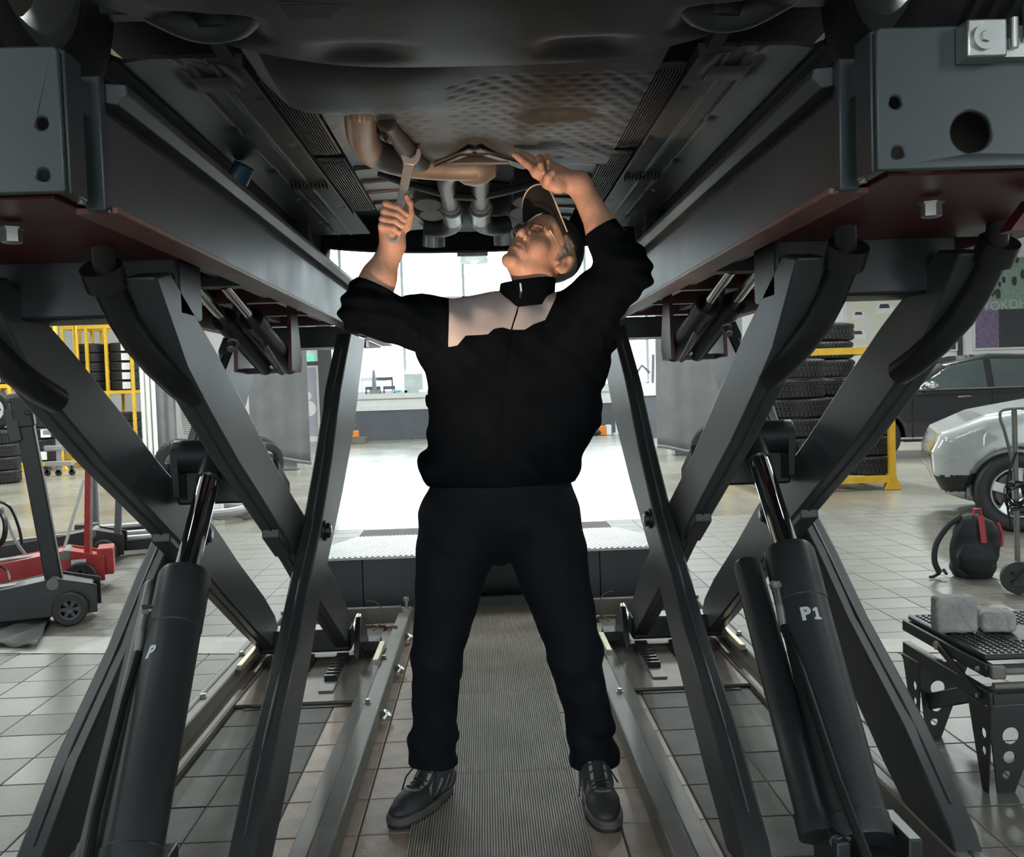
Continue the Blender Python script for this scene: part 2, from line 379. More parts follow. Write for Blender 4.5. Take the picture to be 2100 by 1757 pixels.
mat('frame_pale', (.66, .72, .73), .5)
wfm = MB()
for x in np.linspace(WX0, WX1, 6): wfm.box(x - .035, x + .035, YF + .05, YF + .13, 1.17, WZ1)
for z in (1.2, 3.55, WZ1): wfm.box(WX0, WX1, YF + .05, YF + .13, z - .04, z + .04)
win = struct('window_1', wfm, 'frame_pale', 'overexposed glazed front behind the counter ledge')
glassmat('window_glass', (.97, .99, 1.0))
xs = np.linspace(WX0, WX1, 6)
for i in range(5):
    for (z0, z1) in ((1.24, 3.51), (3.59, WZ1 - .04)):
        q = MB(); q.box(xs[i] + .036, xs[i + 1] - .036, YF + .085, YF + .092, z0, z1); q.build('window_pane', 'window_glass', win)
# ceiling beams seen above the glazing, lamps
for k, y in enumerate((12.5, 16.5, 20.5)):
    b = MB(); b.box(-15, 15, y - .09, y + .09, 5.18, 5.5); b.box(-15, 15, y - .16, y + .16, 5.14, 5.18); struct('trim_%d' % (k + 3), b, 'frame_pale', 'pale roof beam across the hall')
mat('tube_glow', (.9, .95, .95), .5, emit=(.93, 1, .98, 5.0))
for (lx, ly) in LAMPS:
    t = empty('ceiling_light', (lx, ly, 5.42), '%s ceiling strip light in the %s row from the glazing' % ({-7.5: 'leftmost', -3.2: 'inner left', 3.2: 'inner right', 7.5: 'rightmost'}[lx], {3.2: 'third', 9.0: 'second', 15.0: 'first'}[ly]), 'lamp', 'ceiling strip lights')
    q = MB(); q.box(-.18, .18, -1.25, 1.25, -.04, .04); q.box(-.02, .02, -.9, -.86, .04, .1); q.build('housing', 'white_paint', t)
    for sx in (-.08, .08):
        q = MB(); q.cyl((sx, -1.2, -.06), (sx, 1.2, -.06), .018, 8); q.build('tube', 'tube_glow', t)
# ------------------------------------------------------------------ scissor lifts
def sx(mb, s): mb.v = [(a * s, b, c) for (a, b, c) in mb.v]; return mb
def plate(outer, holes, y0, y1):
    bm = bmesh.new()
    for loop in [outer] + holes:
        vs_ = [bm.verts.new((a, y0, b)) for a, b in loop]
        for i in range(len(vs_)): bm.edges.new((vs_[i], vs_[(i + 1) % len(vs_)]))
    bmesh.ops.triangle_fill(bm, use_beauty=True, use_dissolve=False, edges=bm.edges[:])
    g = bmesh.ops.extrude_face_region(bm, geom=bm.faces[:])
    for e in g['geom']:
        if isinstance(e, bmesh.types.BMVert): e.co.y += y1 - y0
    bmesh.ops.recalc_face_normals(bm, faces=bm.faces)
    me = bpy.data.meshes.new('plate'); bm.to_mesh(me); bm.free(); return me
def circ(x, z, r, n=16): return [(x + r * math.cos(2 * PI * k / n), z + r * math.sin(2 * PI * k / n)) for k in range(n)]
def hexbolt(mb, c, ax, r=.014, h=.012, sh=.0):
    mb.lathe([(r * 1.25, 0), (r * 1.25, .003), (r, .003), (r, .003 + h), (r * .8, .003 + h + .002)], c, ax, 6 if sh == 0 else 12); return mb
A_UP = [(1.93, 1.43), (2.22, 1.29), (2.46, 1.16), (2.74, 1.0), (3.0, .865), (3.27, .735), (3.55, .56), (3.94, .335), (4.12, .21), (4.24, .06)]
A_LO = [(4.12, .045), (3.8, .215), (3.36, .462), (3.1, .62), (2.89, .74), (2.57, .91), (2.38, 1.01), (2.16, 1.14), (2.01, 1.236), (1.84, 1.41)]
B_UP = [(4.02, 1.43), (3.67, 1.2), (3.38, .945), (3.1, .735), (2.92, .632), (2.68, .475), (2.32, .285), (2.08, .12), (2.04, .06)]
B_LO = [(2.22, .03), (2.44, .14), (2.82, .36), (3.06, .525), (3.6, .80), (3.98, 1.03), (4.47, 1.43)]
def resamp(pts, n):
    P = np.array(pts); d = np.r_[0, np.cumsum(np.linalg.norm(np.diff(P, axis=0), axis=1))]; t = np.linspace(0, d[-1], n); return list(zip(np.interp(t, d, P[:, 0]), np.interp(t, d, P[:, 1])))
def lift(s):
    side = 'left' if s < 0 else 'right'
    T = empty('scissor_lift', (s * .83, 3.1, 0), 'black scissor car lift on the %s of the man' % side, 'car lift')
    off = (s * .83, 3.1, 0)
    def B(mb, name, m, parent=None, **k):
        par = parent or T
        mb = sx(mb, s)
        mb.v = [(a - off[0], b - off[1], c) for a, b, c in mb.v]; return mb.build(name, m, par, **k)
    # runway
    q = MB(); q.box(.56, 1.14, 1.32, 5.65, 1.585, 1.635); B(q, 'runway_deck', 'plate_grey', bev=.003)
    q = MB(); q.box(.55, .562, 1.43, 5.65, 1.462, 1.60); B(q, 'side_web', 'web_steel', bev=.002)
    q = MB(); q.prism([(.515, 1.628), (.517, 1.642), (.57, 1.646), (.57, 1.62), (.53, 1.612)], 1.43, 5.65, 'y'); B(q, 'top_flange', 'web_steel', bev=.002)
    q = MB(); q.box(.538, .60, 1.43, 5.65, 1.452, 1.462); B(q, 'bottom_flange', 'red_edge', bev=.002)
    q = MB(); q.box(1.09, 1.14, 1.33, 5.65, 1.452, 1.60); B(q, 'outer_web', 'red_oxide', bev=.002)
    for bx_ in ((.60, 1.09, 1.36, 1.98, 1.462, 1.472), (.60, 1.09, 4.75, 5.6, 1.44, 1.452), (.57, 1.1, 4.63, 4.75, 1.40, 1.44)):
        q = MB(); q.box(*bx_); B(q, 'bottom_plate', 'red_oxide', bev=.002)
    for y in (2.3, 2.75, 3.3, 3.85, 4.4):
        q = MB(); q.box(.565, 1.09, y, y + .05, 1.50, 1.585); B(q, 'cross_member', 'red_oxide', bev=.002)
    for x in (.72, .93):
        q = MB(); q.box(x, x + .035, 1.98, 4.7, 1.515, 1.545); B(q, 'slide_rail', 'steel_worn', bev=.002)
    q = MB(); q.box(.60, 1.09, 4.52, 4.62, 1.40, 1.50); B(q, 'rear_beam', 'paint_black', bev=.004)
    # front end plate with holes
    holes = [circ(.583, 1.549, .0085), circ(.585, 1.48, .0085)]
    if s > 0: holes.append(circ(.689, 1.506, .0285, 24))
    me = plate([(.556, 1.456), (1.15, 1.456), (1.15, 1.652), (.562, 1.652), (.556, 1.646)], holes, 1.296, 1.306)
    for v in me.vertices: v.co = (v.co.x * s - off[0], v.co.y - off[1], v.co.z)
    if s < 0: me.flip_normals()
    link('end_plate', me, 'plate_grey', T, smooth=30, bev=.003)
    q = MB(); q.box(.552, .558, 1.306, 1.36, 1.456, 1.65); q.box(.556, 1.15, 1.306, 1.36, 1.644, 1.652); B(q, 'plate_return', 'plate_grey', bev=.002)
    q = MB(); q.prism([(.545, 1.452), (.575, 1.452), (.588, 1.648), (.546, 1.648)], 1.405, 1.425, 'y'); B(q, 'stop_upright', 'plate_grey', bev=.003)
    q = MB(); q.cyl((.566, 1.37, 1.455), (.566, 1.37, 1.64), .006, 10); B(q, 'hinge_pin', 'zinc')
    if s > 0:
        q = MB(); q.box(.667, .722, 1.262, 1.296, 1.597, 1.648); br_ = B(q, 'stop_bracket', 'zinc', bev=.003)
        q = MB(); q.cyl((.69, 1.262, 1.622), (.69, 1.256, 1.622), .017, 24); q.cyl((.69, 1.256, 1.622), (.69, 1.252, 1.622), .008, 6); B(q, 'bolt', 'zinc')
        q = MB(); q.cyl((.735, 1.27, 1.61), (.735, 1.27, 1.65), .006); q.box(.722, .78, 1.275, 1.295, 1.60, 1.625); q.cyl((.755, 1.27, 1.62), (.755, 1.27, 1.67), .007); B(q, 'latch', 'zinc')
    q = MB(); q.prism([(.90, 1.452), (.94, 1.452), (.98, 1.40), (.86, 1.40)], 1.5, 1.54, 'y'); B(q, 'gusset', 'red_oxide')
    q = MB(); hexbolt(q, (.74, 1.52, 1.452), (0, 0, -1), .016, .02); B(q, 'bolt', 'zinc')
    # arms
    def arm(x0, x1, up, lo, name, ridge):
        q = MB(); q.prism(up + lo, x0, x1, 'x'); a = B(q, name, 'arm_paint', bev=.006)
        xm = (x0 + x1) / 2
        for P in ([up] if ridge == 'u' else [lo]):
            w = MB(); w.tube([(xm, y, z) for (y, z) in resamp(P, 18)[1:-1]], .0045, 6); b = B(w, 'weld_seam', 'arm_paint', parent=a)
            b.parent = a
        return a
    arm(.553, .617, B_UP, B_LO, 'outer_arm', 'u'); arm(1.035, 1.10, B_UP, B_LO, 'outer_arm', 'u')
    arm(.626, .69, A_UP, A_LO, 'inner_arm', 'l'); arm(.952, 1.02, A_UP, A_LO, 'inner_arm', 'l')
    # reinforcement collars
    for x0, x1 in ((.62, .696), (.946, 1.026)):
        q = MB(); q.prism([(2.86, .98), (3.02, .895), (2.99, .66), (2.83, .745)], x0 + .012, x1 - .012, 'x'); B(q, 'doubler_plate', 'paint_dark', bev=.004)
    for x, d in ((.553, -1), (.952, -1)):
        q = MB(); c = (x, 3.16, .715)
        q.lathe([(.0, 0), (.034, 0), (.034, .006), (.026, .008), (.026, .02), (.018, .022), (.0, .022)], c, (d, 0, 0), 24); p = B(q, 'pivot_pin', 'paint_black')
        q = MB(); q.lathe([(.0, .0222), (.015, .0222), (.013, .025), (0, .025)], c, (d, 0, 0), 16); B(q, 'pin_cap', 'zinc', parent=p)
    # cross tubes
    q = MB(); q.box(.626, 1.02, 1.98, 2.14, 1.345, 1.47); B(q, 'upper_cross_beam', 'paint_black', bev=.008)
    for (y, z) in ((2.84, 1.0),):
        q = MB(); q.cyl((.70, y, z), (.935, y, z), .05, 28); q.prism([(y + .05 * math.cos(a), z + .05 * math.sin(a)) for a in np.linspace(0, PI, 10)] + [(y - .04, z - .12), (y + .07, z - .14)], .912, .935, 'x'); q.prism([(y + .05 * math.cos(a), z + .05 * math.sin(a)) for a in np.linspace(0, PI, 10)] + [(y - .04, z - .12), (y + .07, z - .14)], .70, .722, 'x'); B(q, 'cylinder_cross_tube', 'paint_black', bev=.003)
    q = MB(); q.box(.695, .945, 2.87, 2.97, .85, .955); B(q, 'mid_cross_beam', 'paint_black', bev=.008)
    q = MB(); q.box(.62, 1.02, 4.08, 4.2, .045, .145); B(q, 'foot_cross_beam', 'paint_dark', bev=.012)
    q = MB(); q.prism([(4.02, .03), (4.3, .03), (4.3, .10), (4.12, .19), (4.05, .12)], .575, .60, 'x'); q.box(.50, .60, 4.12, 4.22, .03, .075); B(q, 'slide_foot', 'paint_black', bev=.004)
    q = MB(); q.cyl((.64, 4.3, .07), (.64, 4.5, .10), .016); B(q, 'air_cylinder', 'zinc')
    q = MB(); q.cyl((.9, 4.2, .1), (.9, 4.55, .1), .02); B(q, 'air_cylinder', 'zinc')
    # top bent guard tubes
    for dx in (0, .30):
        P = [(.70 + dx, 1.78, 1.50), (.715 + dx, 1.82, 1.43), (.722 + dx, 1.865, 1.385), (.716 + dx, 1.90, 1.34), (.70 + dx, 1.935, 1.29), (.68 + dx, 1.985, 1.245), (.662 + dx, 2.05, 1.205), (.655 + dx, 2.12, 1.18)]
        q = MB(); q.tube([Vector(p) for p in P], [.020, .022, .030, .030, .030, .030, .030, .030], 18); g = B(q, 'bent_guard_tube', 'hose_black', smooth=60)
        q = MB(); q.cyl((.722 + dx, 1.85, 1.395), (.724 + dx, 1.825, 1.43), .040, 20); B(q, 'tube_collar', 'hose_black', parent=g)
    # locking cylinders below the runway
    for k, x in enumerate((.70, .785)):
        a, b = Vector((x + .04, 2.75, 1.50)), Vector((x - .01, 3.38, 1.28)); d = (b - a)
        q = MB(); q.cyl(a, a + d * .45, .017, 14); B(q, 'lock_rod', 'chrome')
        q = MB(); q.cyl(a + d * .36, b, .033, 20); q.cyl(a + d * .36, a + d * .46, .039, 20); B(q, 'lock_cylinder', 'paint_black')
    q = MB(); q.tube([(.71, 3.1, 1.34), (.68, 3.2, 1.25), (.74, 3.34, 1.27), (.80, 3.32, 1.33)], .008, 8); hexbolt(q, (.80, 3.05, 1.35), (0, -.7, -.7), .016, .03); B(q, 'lock_hose', 'zinc')
    for bx_ in (.655, .84):
        q = MB(); q.prism([(3.24, 1.26), (3.4, 1.255), (3.43, 1.30), (3.36, 1.50), (3.26, 1.50)], bx_, bx_ + .013, 'x'); B(q, 'lock_bracket', 'red_oxide', bev=.002)
    q = MB(); q.box(.66, .845, 3.36, 3.40, 1.255, 1.275); B(q, 'lock_bracket_base', 'paint_black'); q = MB(); q.box(.66, .95, 2.70, 2.78, 1.49, 1.52); B(q, 'lock_beam', 'paint_dark')
    # lifting cylinder
    top, bot = Vector((.785, 2.42, .72)), Vector((.77, 1.92, .19))
    ctop = Vector((.81, 2.82, 1.0)); ax = (top - bot).normalized(); d = ctop - top
    q = MB(); q.cyl(top - d * .1, ctop - d * .12, .031, 28); r = B(q, 'piston_rod', 'chrome', smooth=50)
    q = MB(); q.cyl(ctop - d * .24, ctop - d * .05, .036, 28); q.cyl(ctop - d * .06, ctop, .028, 20); B(q, 'rod_end', 'paint_dark', parent=r)
    q = MB(); L = (top - bot).length
    q.lathe([(.0, 0), (.064, 0), (.066, .006), (.066, .05), (.063, .053), (.063, L - .16), (.065, L - .158), (.065, L - .11), (.0655, L - .108), (.0655, L - .01), (.062, L), (.04, L), (.04, L - .012), (0, L - .012)], bot, ax, 40); cy = B(q, 'lift_cylinder', 'paint_dark', smooth=40)
    so_ = -1 if s > 0 else 1   # slave cylinder stands on the photo-left side of its neighbour
    t2, b2 = top + Vector((.095 * so_, .06, -.04)), bot + Vector((.085 * so_, .03, 0))
    a2 = (t2 - b2).normalized(); L2 = (t2 - b2).length
    q = MB(); q.lathe([(0, 0), (.042, 0), (.042, .05), (.038, .055), (.038, L2 - .01), (.034, L2), (0, L2)], b2, a2, 28); B(q, 'slave_cylinder', 'paint_dark', smooth=40)
    q = MB(); q.box(.70, .86, 1.84, 1.96, .07, .17); q.box(.69, .72, 1.86, 2.0, .03, .22); q.box(.84, .87, 1.86, 2.0, .03, .22); B(q, 'cylinder_clevis', 'paint_dark', bev=.004)
    # fittings and hose
    e = Vector((so_ * .8, -.6, 0)).normalized()
    for tt, ln in ((.88, 1), (.035, .5)):
        c = bot + (top - bot) * tt + e * .062
        q = MB(); q.cyl(c - e * .01, c + e * .022, .011, 12); q.lathe([(0, 0), (.015, 0), (.015, .014), (0, .016)], c + e * .018, e, 6); q.cyl(c + e * .022, c + e * .024 - Vector((0, .035, .05)) * ln, .009, 10); q.cyl(c + e * .024 - Vector((0, .03, .045)) * ln, c + e * .024 - Vector((0, .06, .10)) * ln, .011, 12); B(q, 'banjo_fitting', 'zinc', parent=cy)
    c = bot + (top - bot) * .88 + e * .086
    q = MB(); q.tube([c - Vector((0, .05, .085)), c - Vector((0.005 * so_, .17, .17)), c - Vector((.012 * so_, .36, .34)), c - Vector((.035 * so_, .55, .52)), c - Vector((.045 * so_, .66, .63))], .0105, 10); B(q, 'hydraulic_hose', 'hose_black', parent=cy)
    # base frame
    q = MB(); q.box(.405, .465, 1.5, 4.78, .0, .075); B(q, 'base_rail', 'steel_worn', bev=.008)
    q = MB(); q.box(.465, .53, 1.5, 4.5, .0, .022); B(q, 'rail_flange', 'steel_worn', bev=.003)
    q = MB(); q.box(1.03, 1.10, 1.5, 4.75, .0, .085); B(q, 'base_rail', 'steel_worn', bev=.008)
    q = MB(); q.box(.98, 1.03, 1.5, 4.5, .0, .022); B(q, 'rail_flange', 'base_rust', bev=.003)
    q = MB(); q.box(.40, 1.12, 4.78, 4.90, .0, .05); q.box(.45, 1.05, 4.66, 4.70, .02, .10); B(q, 'end_bar', 'steel_worn', bev=.004)
    q = MB(); q.box(.53, .98, 3.52, 4.66, .002, .014); B(q, 'base_plate', 'base_rust', bev=.002)
    q = MB(); q.box(.54, .94, 3.49, 3.515, -.003, .003); B(q, 'plate_slot', 'rubber')
    q = MB(); q.box(1.065, 1.075, 1.5, 4.5, .086, .088); q.box(.985, .99, 1.5, 4.5, .0225, .0235); B(q, 'guide_strip', 'rubber')
    for x in (.655, .805):
        q = MB(); q.box(x - .028, x + .028, 3.62, 4.1, .014, .022); r = B(q, 'lock_rack', 'steel_worn')
        for k in range(8):
            w = MB(); y = 3.74 + k * .045; w.prism([(y, .022), (y + .028, .022), (y + .028, .042), (y + .012, .042)], x - .026, x + .026, 'x'); B(w, 'rack_tooth', 'paint_black', parent=r)
    for (x, y) in ((.475, 3.75), (1.02, 3.75)):
        q = MB(); q.box(x - .012, x + .012, y, y + .28, .076, .10); g = B(q, 'guide_block', 'brass_worn', bev=.003)
        q = MB(); q.cyl((x, y - .004, .088), (x, y + .004, .088), .009, 12); B(q, 'block_bolt', 'zinc', parent=g)
    for k, y in enumerate((3.3, 3.85, 4.35)):
        q = MB(); hexbolt(q, (.405, y, .03), (-1, 0, 0), .014, .02); q.lathe([(.022, 0), (.018, .02), (.0, .024)], (.392, y, .02), (-.6, 0, .8), 14); B(q, 'anchor_bolt', 'zinc')
        q = MB(); hexbolt(q, (1.06, y + .1, .086), (0, 0, 1), .012, .01); hexbolt(q, (.45, y, .075), (0, 0, 1), .01, .008); B(q, 'rail_bolt', 'zinc')
    q = MB(); q.cyl((.43, 4.74, .075), (.43, 4.74, .12), .009, 12); hexbolt(q, (.43, 4.74, .115), (0, 0, 1), .015, .012); B(q, 'levelling_bolt', 'zinc')
    q = MB(); q.tube([Vector((.57 - .055 * math.sin(t_) , 4.40, .12 + .075 * math.cos(t_ * .9))) for t_ in np.linspace(-.3, 3.0, 18)], .0035, 6); B(q, 'air_line', 'steel_worn')
    # stencilled letters
    cen = bot + (top - bot) * (.70 if s > 0 else .66)
    nrm = Vector((.12 if s > 0 else .25, -1, 0)); nrm = (nrm - ax * nrm.dot(ax)).normalized()
    yv = Vector((ax.x * s, ax.y, ax.z)); nrm = (Vector((-.16 if s < 0 else -.10, -1, 0)) - yv * Vector((-.16 if s < 0 else -.10, -1, 0)).dot(yv)).normalized(); xv = yv.cross(nrm)
    pos = Vector((cen.x * s, cen.y, cen.z)) - Vector(off) + nrm * .0632
    if s > 0:
        for ch, dx in (('P', -.012), (None, .014)):
            x_ = dx; a = x_ / .0635; n2 = (nrm * math.cos(a) + xv * math.sin(a)); x2 = yv.cross(n2); ps = Vector((cen.x * s, cen.y, cen.z)) - Vector(off) + n2 * .0635
            if ch is None:
                w = MB(); w.prism([(-.008, -.0165), (.009, -.0165), (.009, -.0105), (.0045, -.0105), (.0045, .0165), (-.001, .0165), (-.0085, .010), (-.0085, .005), (-.003, .008), (-.003, -.0105), (-.008, -.0105)], 0, .0006, 'z'); o1 = w.build('lettering', 'letter_grey', cy); o1.matrix_local = Matrix(((x2.x, yv.x, n2.x, ps.x), (x2.y, yv.y, n2.y, ps.y), (x2.z, yv.z, n2.z, ps.z), (0, 0, 0, 1))); continue
            text(ch, .046, 'letter_grey', cy, mw=Matrix(((x2.x, yv.x, n2.x, ps.x), (x2.y, yv.y, n2.y, ps.y), (x2.z, yv.z, n2.z, ps.z), (0, 0, 0, 1))), depth=.0006, bold=.0022)
    else:
        a = -.22; n2 = (nrm * math.cos(a) + xv * math.sin(a)); x2 = yv.cross(n2); ps = Vector((cen.x * s, cen.y, cen.z)) - Vector(off) + n2 * .0635
        text('P', .042, 'letter_grey', cy, mw=Matrix(((x2.x, yv.x, n2.x, ps.x), (x2.y, yv.y, n2.y, ps.y), (x2.z, yv.z, n2.z, ps.z), (0, 0, 0, 1))), depth=.0006, shear=.25, bold=.0015)
    return T
LIFT_L = lift(-1); LIFT_R = lift(1)
# ------------------------------------------------------------------ drive-on ramps and ribbed mat
def ramp(x0, x1, side):
    T = empty('drive_on_ramp', ((x0 + x1) / 2, 5.0, 0), 'tread-plate drive-on ramp with black front panel, behind the %s lift' % side, 'ramp')
    ox, oy = (x0 + x1) / 2, 5.0
    def B(mb, *a, **k): mb.v = [(p[0] - ox, p[1] - oy, p[2]) for p in mb.v]; return mb.build(*a, parent=T, **k)
    q = MB(); q.prism([(5.0, .285), (5.0, .298), (7.6, .012), (7.6, .0)], x0, x1, 'x'); B(q, 'ramp_deck', 'tread_plate')
    xm = x0 + (x1 - x0) * (.55 if side == 'left' else .33)
    for a, b in ((x0, xm - .002), (xm + .002, x1)):
        q = MB(); q.box(a, b, 5.015, 5.03, .0, .285); B(q, 'front_panel', 'ramp_panel', bev=.002)
    for xx in (x0, x1 - .012):
        q = MB(); q.prism([(5.03, 0), (5.03, .285), (7.5, .012), (7.5, 0)], xx, xx + .012, 'x'); B(q, 'side_panel', 'ramp_panel')
    q = MB()
    n = int((x1 - x0) / .03)
    for k in range(n):
        x = x0 + (k + .5) * (x1 - x0) / n; q.prism([(5.01, .297), (5.01, .303), (7.58, .019), (7.58, .012)], x - .006, x + .006, 'x')
    B(q, 'tread_ribs', 'tread_plate', kind='stuff')
    return T
ramp(-1.065, -.372, 'left'); ramp(.372, 1.05, 'right')
T = empty('ramp_bridge', (0, 5.0, 0), 'dark recessed bridge piece between the two ramps', 'ramp')
q = MB(); q.box(-.37, .37, .02, .05, 0, .055); q.build('kick_strip', 'ramp_panel', T, bev=.003)
q = MB(); q.box(-.37, .37, .35, .37, 0, .26); q.build('back_panel', 'paint_black', T)
q = MB(); q.prism([(0, .285), (0, .298), (2.6, .012), (2.6, 0)], -.37, .37, 'x'); q.build('deck', 'tread_plate', T)
T = empty('ribbed_floor_mat', (0, 3, 0), 'ribbed brown-grey rubber walkway mat under the man', 'floor mat')
for (y0, y1) in ((4.345, 5.02), (3.575, 4.341), (2.815, 3.571), (2.055, 2.811), (1.3, 2.051)):
    n = 66; w = .47; pts = []; q = MB()
    for k in range(n):
        x = -w / 2 + k * w / n; p = w / n
        pts += [(x, .003), (x + p * .12, .0085), (x + p * .55, .0085), (x + p * .67, .003)]
    pts += [(w / 2, .0035), (w / 2, 0.0005), (-w / 2, .0005)]
    q.prism(pts, y0 - 3, y1 - 3, 'y'); q.build('mat_panel', 'mat_rubber', T, smooth=None)
# ------------------------------------------------------------------ cars (implicit body shell, local x = length, front at +x, z up)
def poly_sdf(P, x, z):
    P = np.array(P, np.float32); n = len(P); d = np.full(x.shape, 1e9, np.float32); s = np.ones(x.shape, np.float32)
    for i in range(n):
        a, b = P[i], P[i - 1]; ex, ez = b - a; wx, wz = x - a[0], z - a[1]
        t = np.clip((wx * ex + wz * ez) / (ex * ex + ez * ez + 1e-12), 0, 1)
        d = np.minimum(d, (wx - ex * t) ** 2 + (wz - ez * t) ** 2)
        c1, c2, c3 = z >= a[1], z < b[1], ex * wz > ez * wx
        s = np.where((c1 & c2 & c3) | (~c1 & ~c2 & ~c3), -s, s)
    return s * np.sqrt(d)
def inpoly(P, x, z): return poly_sdf(P, x, z) < 0
def tire_mesh(r, w, rim, n=40, tread=True):
    q = MB(); h = w / 2
    prof = [(rim, -h * .8), (rim + .012, -h * .92), (r - .05, -h), (r - .018, -h * .93), (r - .004, -h * .78), (r, -h * .6)]
    if tread:
        for t in (-.55, -.28, 0, .28, .55): prof += [(r, (t - .09) * h), (r - .009, (t - .07) * h), (r - .009, (t + .07) * h), (r, (t + .09) * h)]
    prof += [(r, h * .6), (r - .004, h * .78), (r - .018, h * .93), (r - .05, h), (rim + .012, h * .92), (rim, h * .8), (rim - .012, 0)]
    q.lathe(prof, (0, 0, 0), (0, 1, 0), n, closed=True); return q
def wheel(parent, x, y, r, w, rimr, out, nsp=5, mrim='alloy'):
    W = bpy.data.objects.new('wheel', None); COL.objects.link(W); W.parent = parent; W.location = (x, y, r)
    tire_mesh(r, w, rimr).build('tire', 'rubber', W)
    q = MB(); o = out * w / 2
    q.lathe([(rimr, -o * .7), (rimr, o * .8), (rimr - .012, o * .95), (rimr - .022, o * .8), (rimr - .03, -o * .2), (rimr - .03, -o * .7)], (0, 0, 0), (0, 1, 0), 40, closed=True)
    q.lathe([(0, o * .55), (.055, o * .55), (.06, o * .7), (.03, o * .85), (0, o * .85)], (0, 0, 0), (0, 1, 0), 20)
    for k in range(nsp):
        a = 2 * PI * k / nsp + .3; d = Vector((math.cos(a), 0, math.sin(a)))
        q.obox(d * .045 + Vector((0, o * .62, 0)), d * (rimr - .012) + Vector((0, o * .72, 0)), .07 if nsp < 7 else .04, .03, up=(0, 1, 0))
    q.build('rim', mrim, W, bev=.004)
    q = MB(); q.lathe([(0, o * .1), (rimr * .75, o * .1), (rimr * .75, -o * .2), (0, -o * .2)], (0, 0, 0), (0, 1, 0), 24); q.build('brake_disc', 'steel_worn', W)
def car(name, loc, rz, label, sil, W, wheels, r, paint, glass_polys, res=.022, belt=.9, tumble=.34, k=.09, nsp=5, split=None, lo=.18, rimr=None, mk_wheels=True, plan=.10):
    T = empty(name, loc, label, 'car', rz=rz)
    xs = [p[0] for p in sil]; x0, x1 = min(xs), max(xs); xm, hl = (x0 + x1) / 2, (x1 - x0) / 2; zt = max(p[1] for p in sil)
    def hw(x, z):
        t = np.abs((x - xm) / hl); w = W / 2 * (1 - plan * t ** 4 - .10 * np.clip(t - .82, 0, 1) ** 1.2 * 3)
        w = w - np.where(z > belt, tumble * (z - belt), 0) + .015 * np.exp(-((z - .55) / .16) ** 2) - .06 * np.clip(.4 - z, 0, 1); return w
    arch = r * 1.15
    class Body:
        k = .01
        def __call__(s, p):
            x, y, z = p[..., 0], p[..., 1], p[..., 2]
            a = poly_sdf(sil, x, z); b = (np.abs(y) - hw(x, z)) * .9; h = np.clip(.5 + .5 * (a - b) / k, 0, 1)
            d = b + (a - b) * h + k * h * (1 - h)
            for wx in wheels:
                c = np.sqrt((x - wx) ** 2 + (z - r) ** 2) - arch; e = np.maximum(c, (W / 2 - .24) - np.abs(y)); d = np.maximum(d, -e)
            return d
    pos, quads = surf([Body()], (x0 - .1, -W / 2 - .1, lo - .1), (x1 + .1, W / 2 + .1, zt + .1), res)
    c = pos[quads].mean(1); reg = np.zeros(len(quads), int)
    side = np.abs(c[:, 1]) > hw(c[:, 0], c[:, 2]) - .045
    for gp in glass_polys.get('side', []):
        m = inpoly(gp, c[:, 0], c[:, 2]) & side; reg[m] = 1; pos = snap(pos, quads, m, gp, lambda p: (p[:, 0], p[:, 2]), lambda p, a, b: np.c_[a, p[:, 1], b])
    for (xa, za, xb, zb, wy) in glass_polys.get('screen', []):
        t = (c[:, 2] - za) / (zb - za); xl = xa + (xb - xa) * t; reg[(t > 0) & (t < 1) & (np.abs(c[:, 0] - xl) < .1) & (np.abs(c[:, 1]) < hw(c[:, 0], c[:, 2]) - wy)] = 1
    names = {0: ('body_shell', paint), 1: ('window_glass', 'car_glass')}
    if split:
        for i, (nm, mt, fn) in enumerate(split): reg[fn(c) & (reg == 0)] = 2 + i; names[2 + i] = (nm, mt)
    for rg, (nm, mt) in names.items():
        m = reg == rg
        if m.any(): link(nm, npmesh(nm, pos, quads[m]), mt, T, smooth=True)
    if mk_wheels:
        for wx in wheels:
            for sy in (-1, 1): wheel(T, wx, sy * (W / 2 - .115), r, .205, rimr or r * .68, sy, nsp)
    return T
mat('car_black', (.012, .013, .016), .16, var=.1, coat=1.0)
mat('car_silver', (.52, .54, .55), .26, metal=.35, var=.03, coat=.8)
mat('car_lifted', (.03, .032, .035), .25, var=.1, coat=.6)
mat('alloy', (.62, .63, .64), .28, metal=.85, var=.06)
mat('car_glass', (.055, .07, .072), .05, var=.15, scale=3, coat=.6)
mat('trim_black', (.015, .015, .016), .5)
# ------------------------------------------------------------------ car on the lift, seen from below
mat('under_plastic', (.038, .043, .045), .5, var=.22, scale=5, bump=.08, bscale=35, rvar=.06)
mat('under_dark', (.028, .031, .033), .6, var=.25, scale=5, bump=.1)
mat('heat_shield', (.11, .098, .085), .45, metal=.4, var=.2, scale=8, bump=.1, bscale=50)
mat('exhaust', (.26, .22, .185), .42, metal=.45, var=.2, scale=9, rvar=.08)
mat('exhaust_pale', (.26, .25, .23), .35, metal=.6, var=.15, scale=14)
mat('pad_blue', (.015, .06, .10), .4)
def smooth_path(P, n=6):
    P = [Vector(p) for p in P]; o = []
    for i in range(len(P) - 1):
        a, b, c, d = P[max(i - 1, 0)], P[i], P[i + 1], P[min(i + 2, len(P) - 1)]
        for k in range(n):
            t = k / n; o.append(.5 * ((2 * b) + (c - a) * t + (2 * a - 5 * b + 4 * c - d) * t * t + (3 * b - a - 3 * c + d) * t ** 3))
    o.append(P[-1]); return o
CZ = 1.636
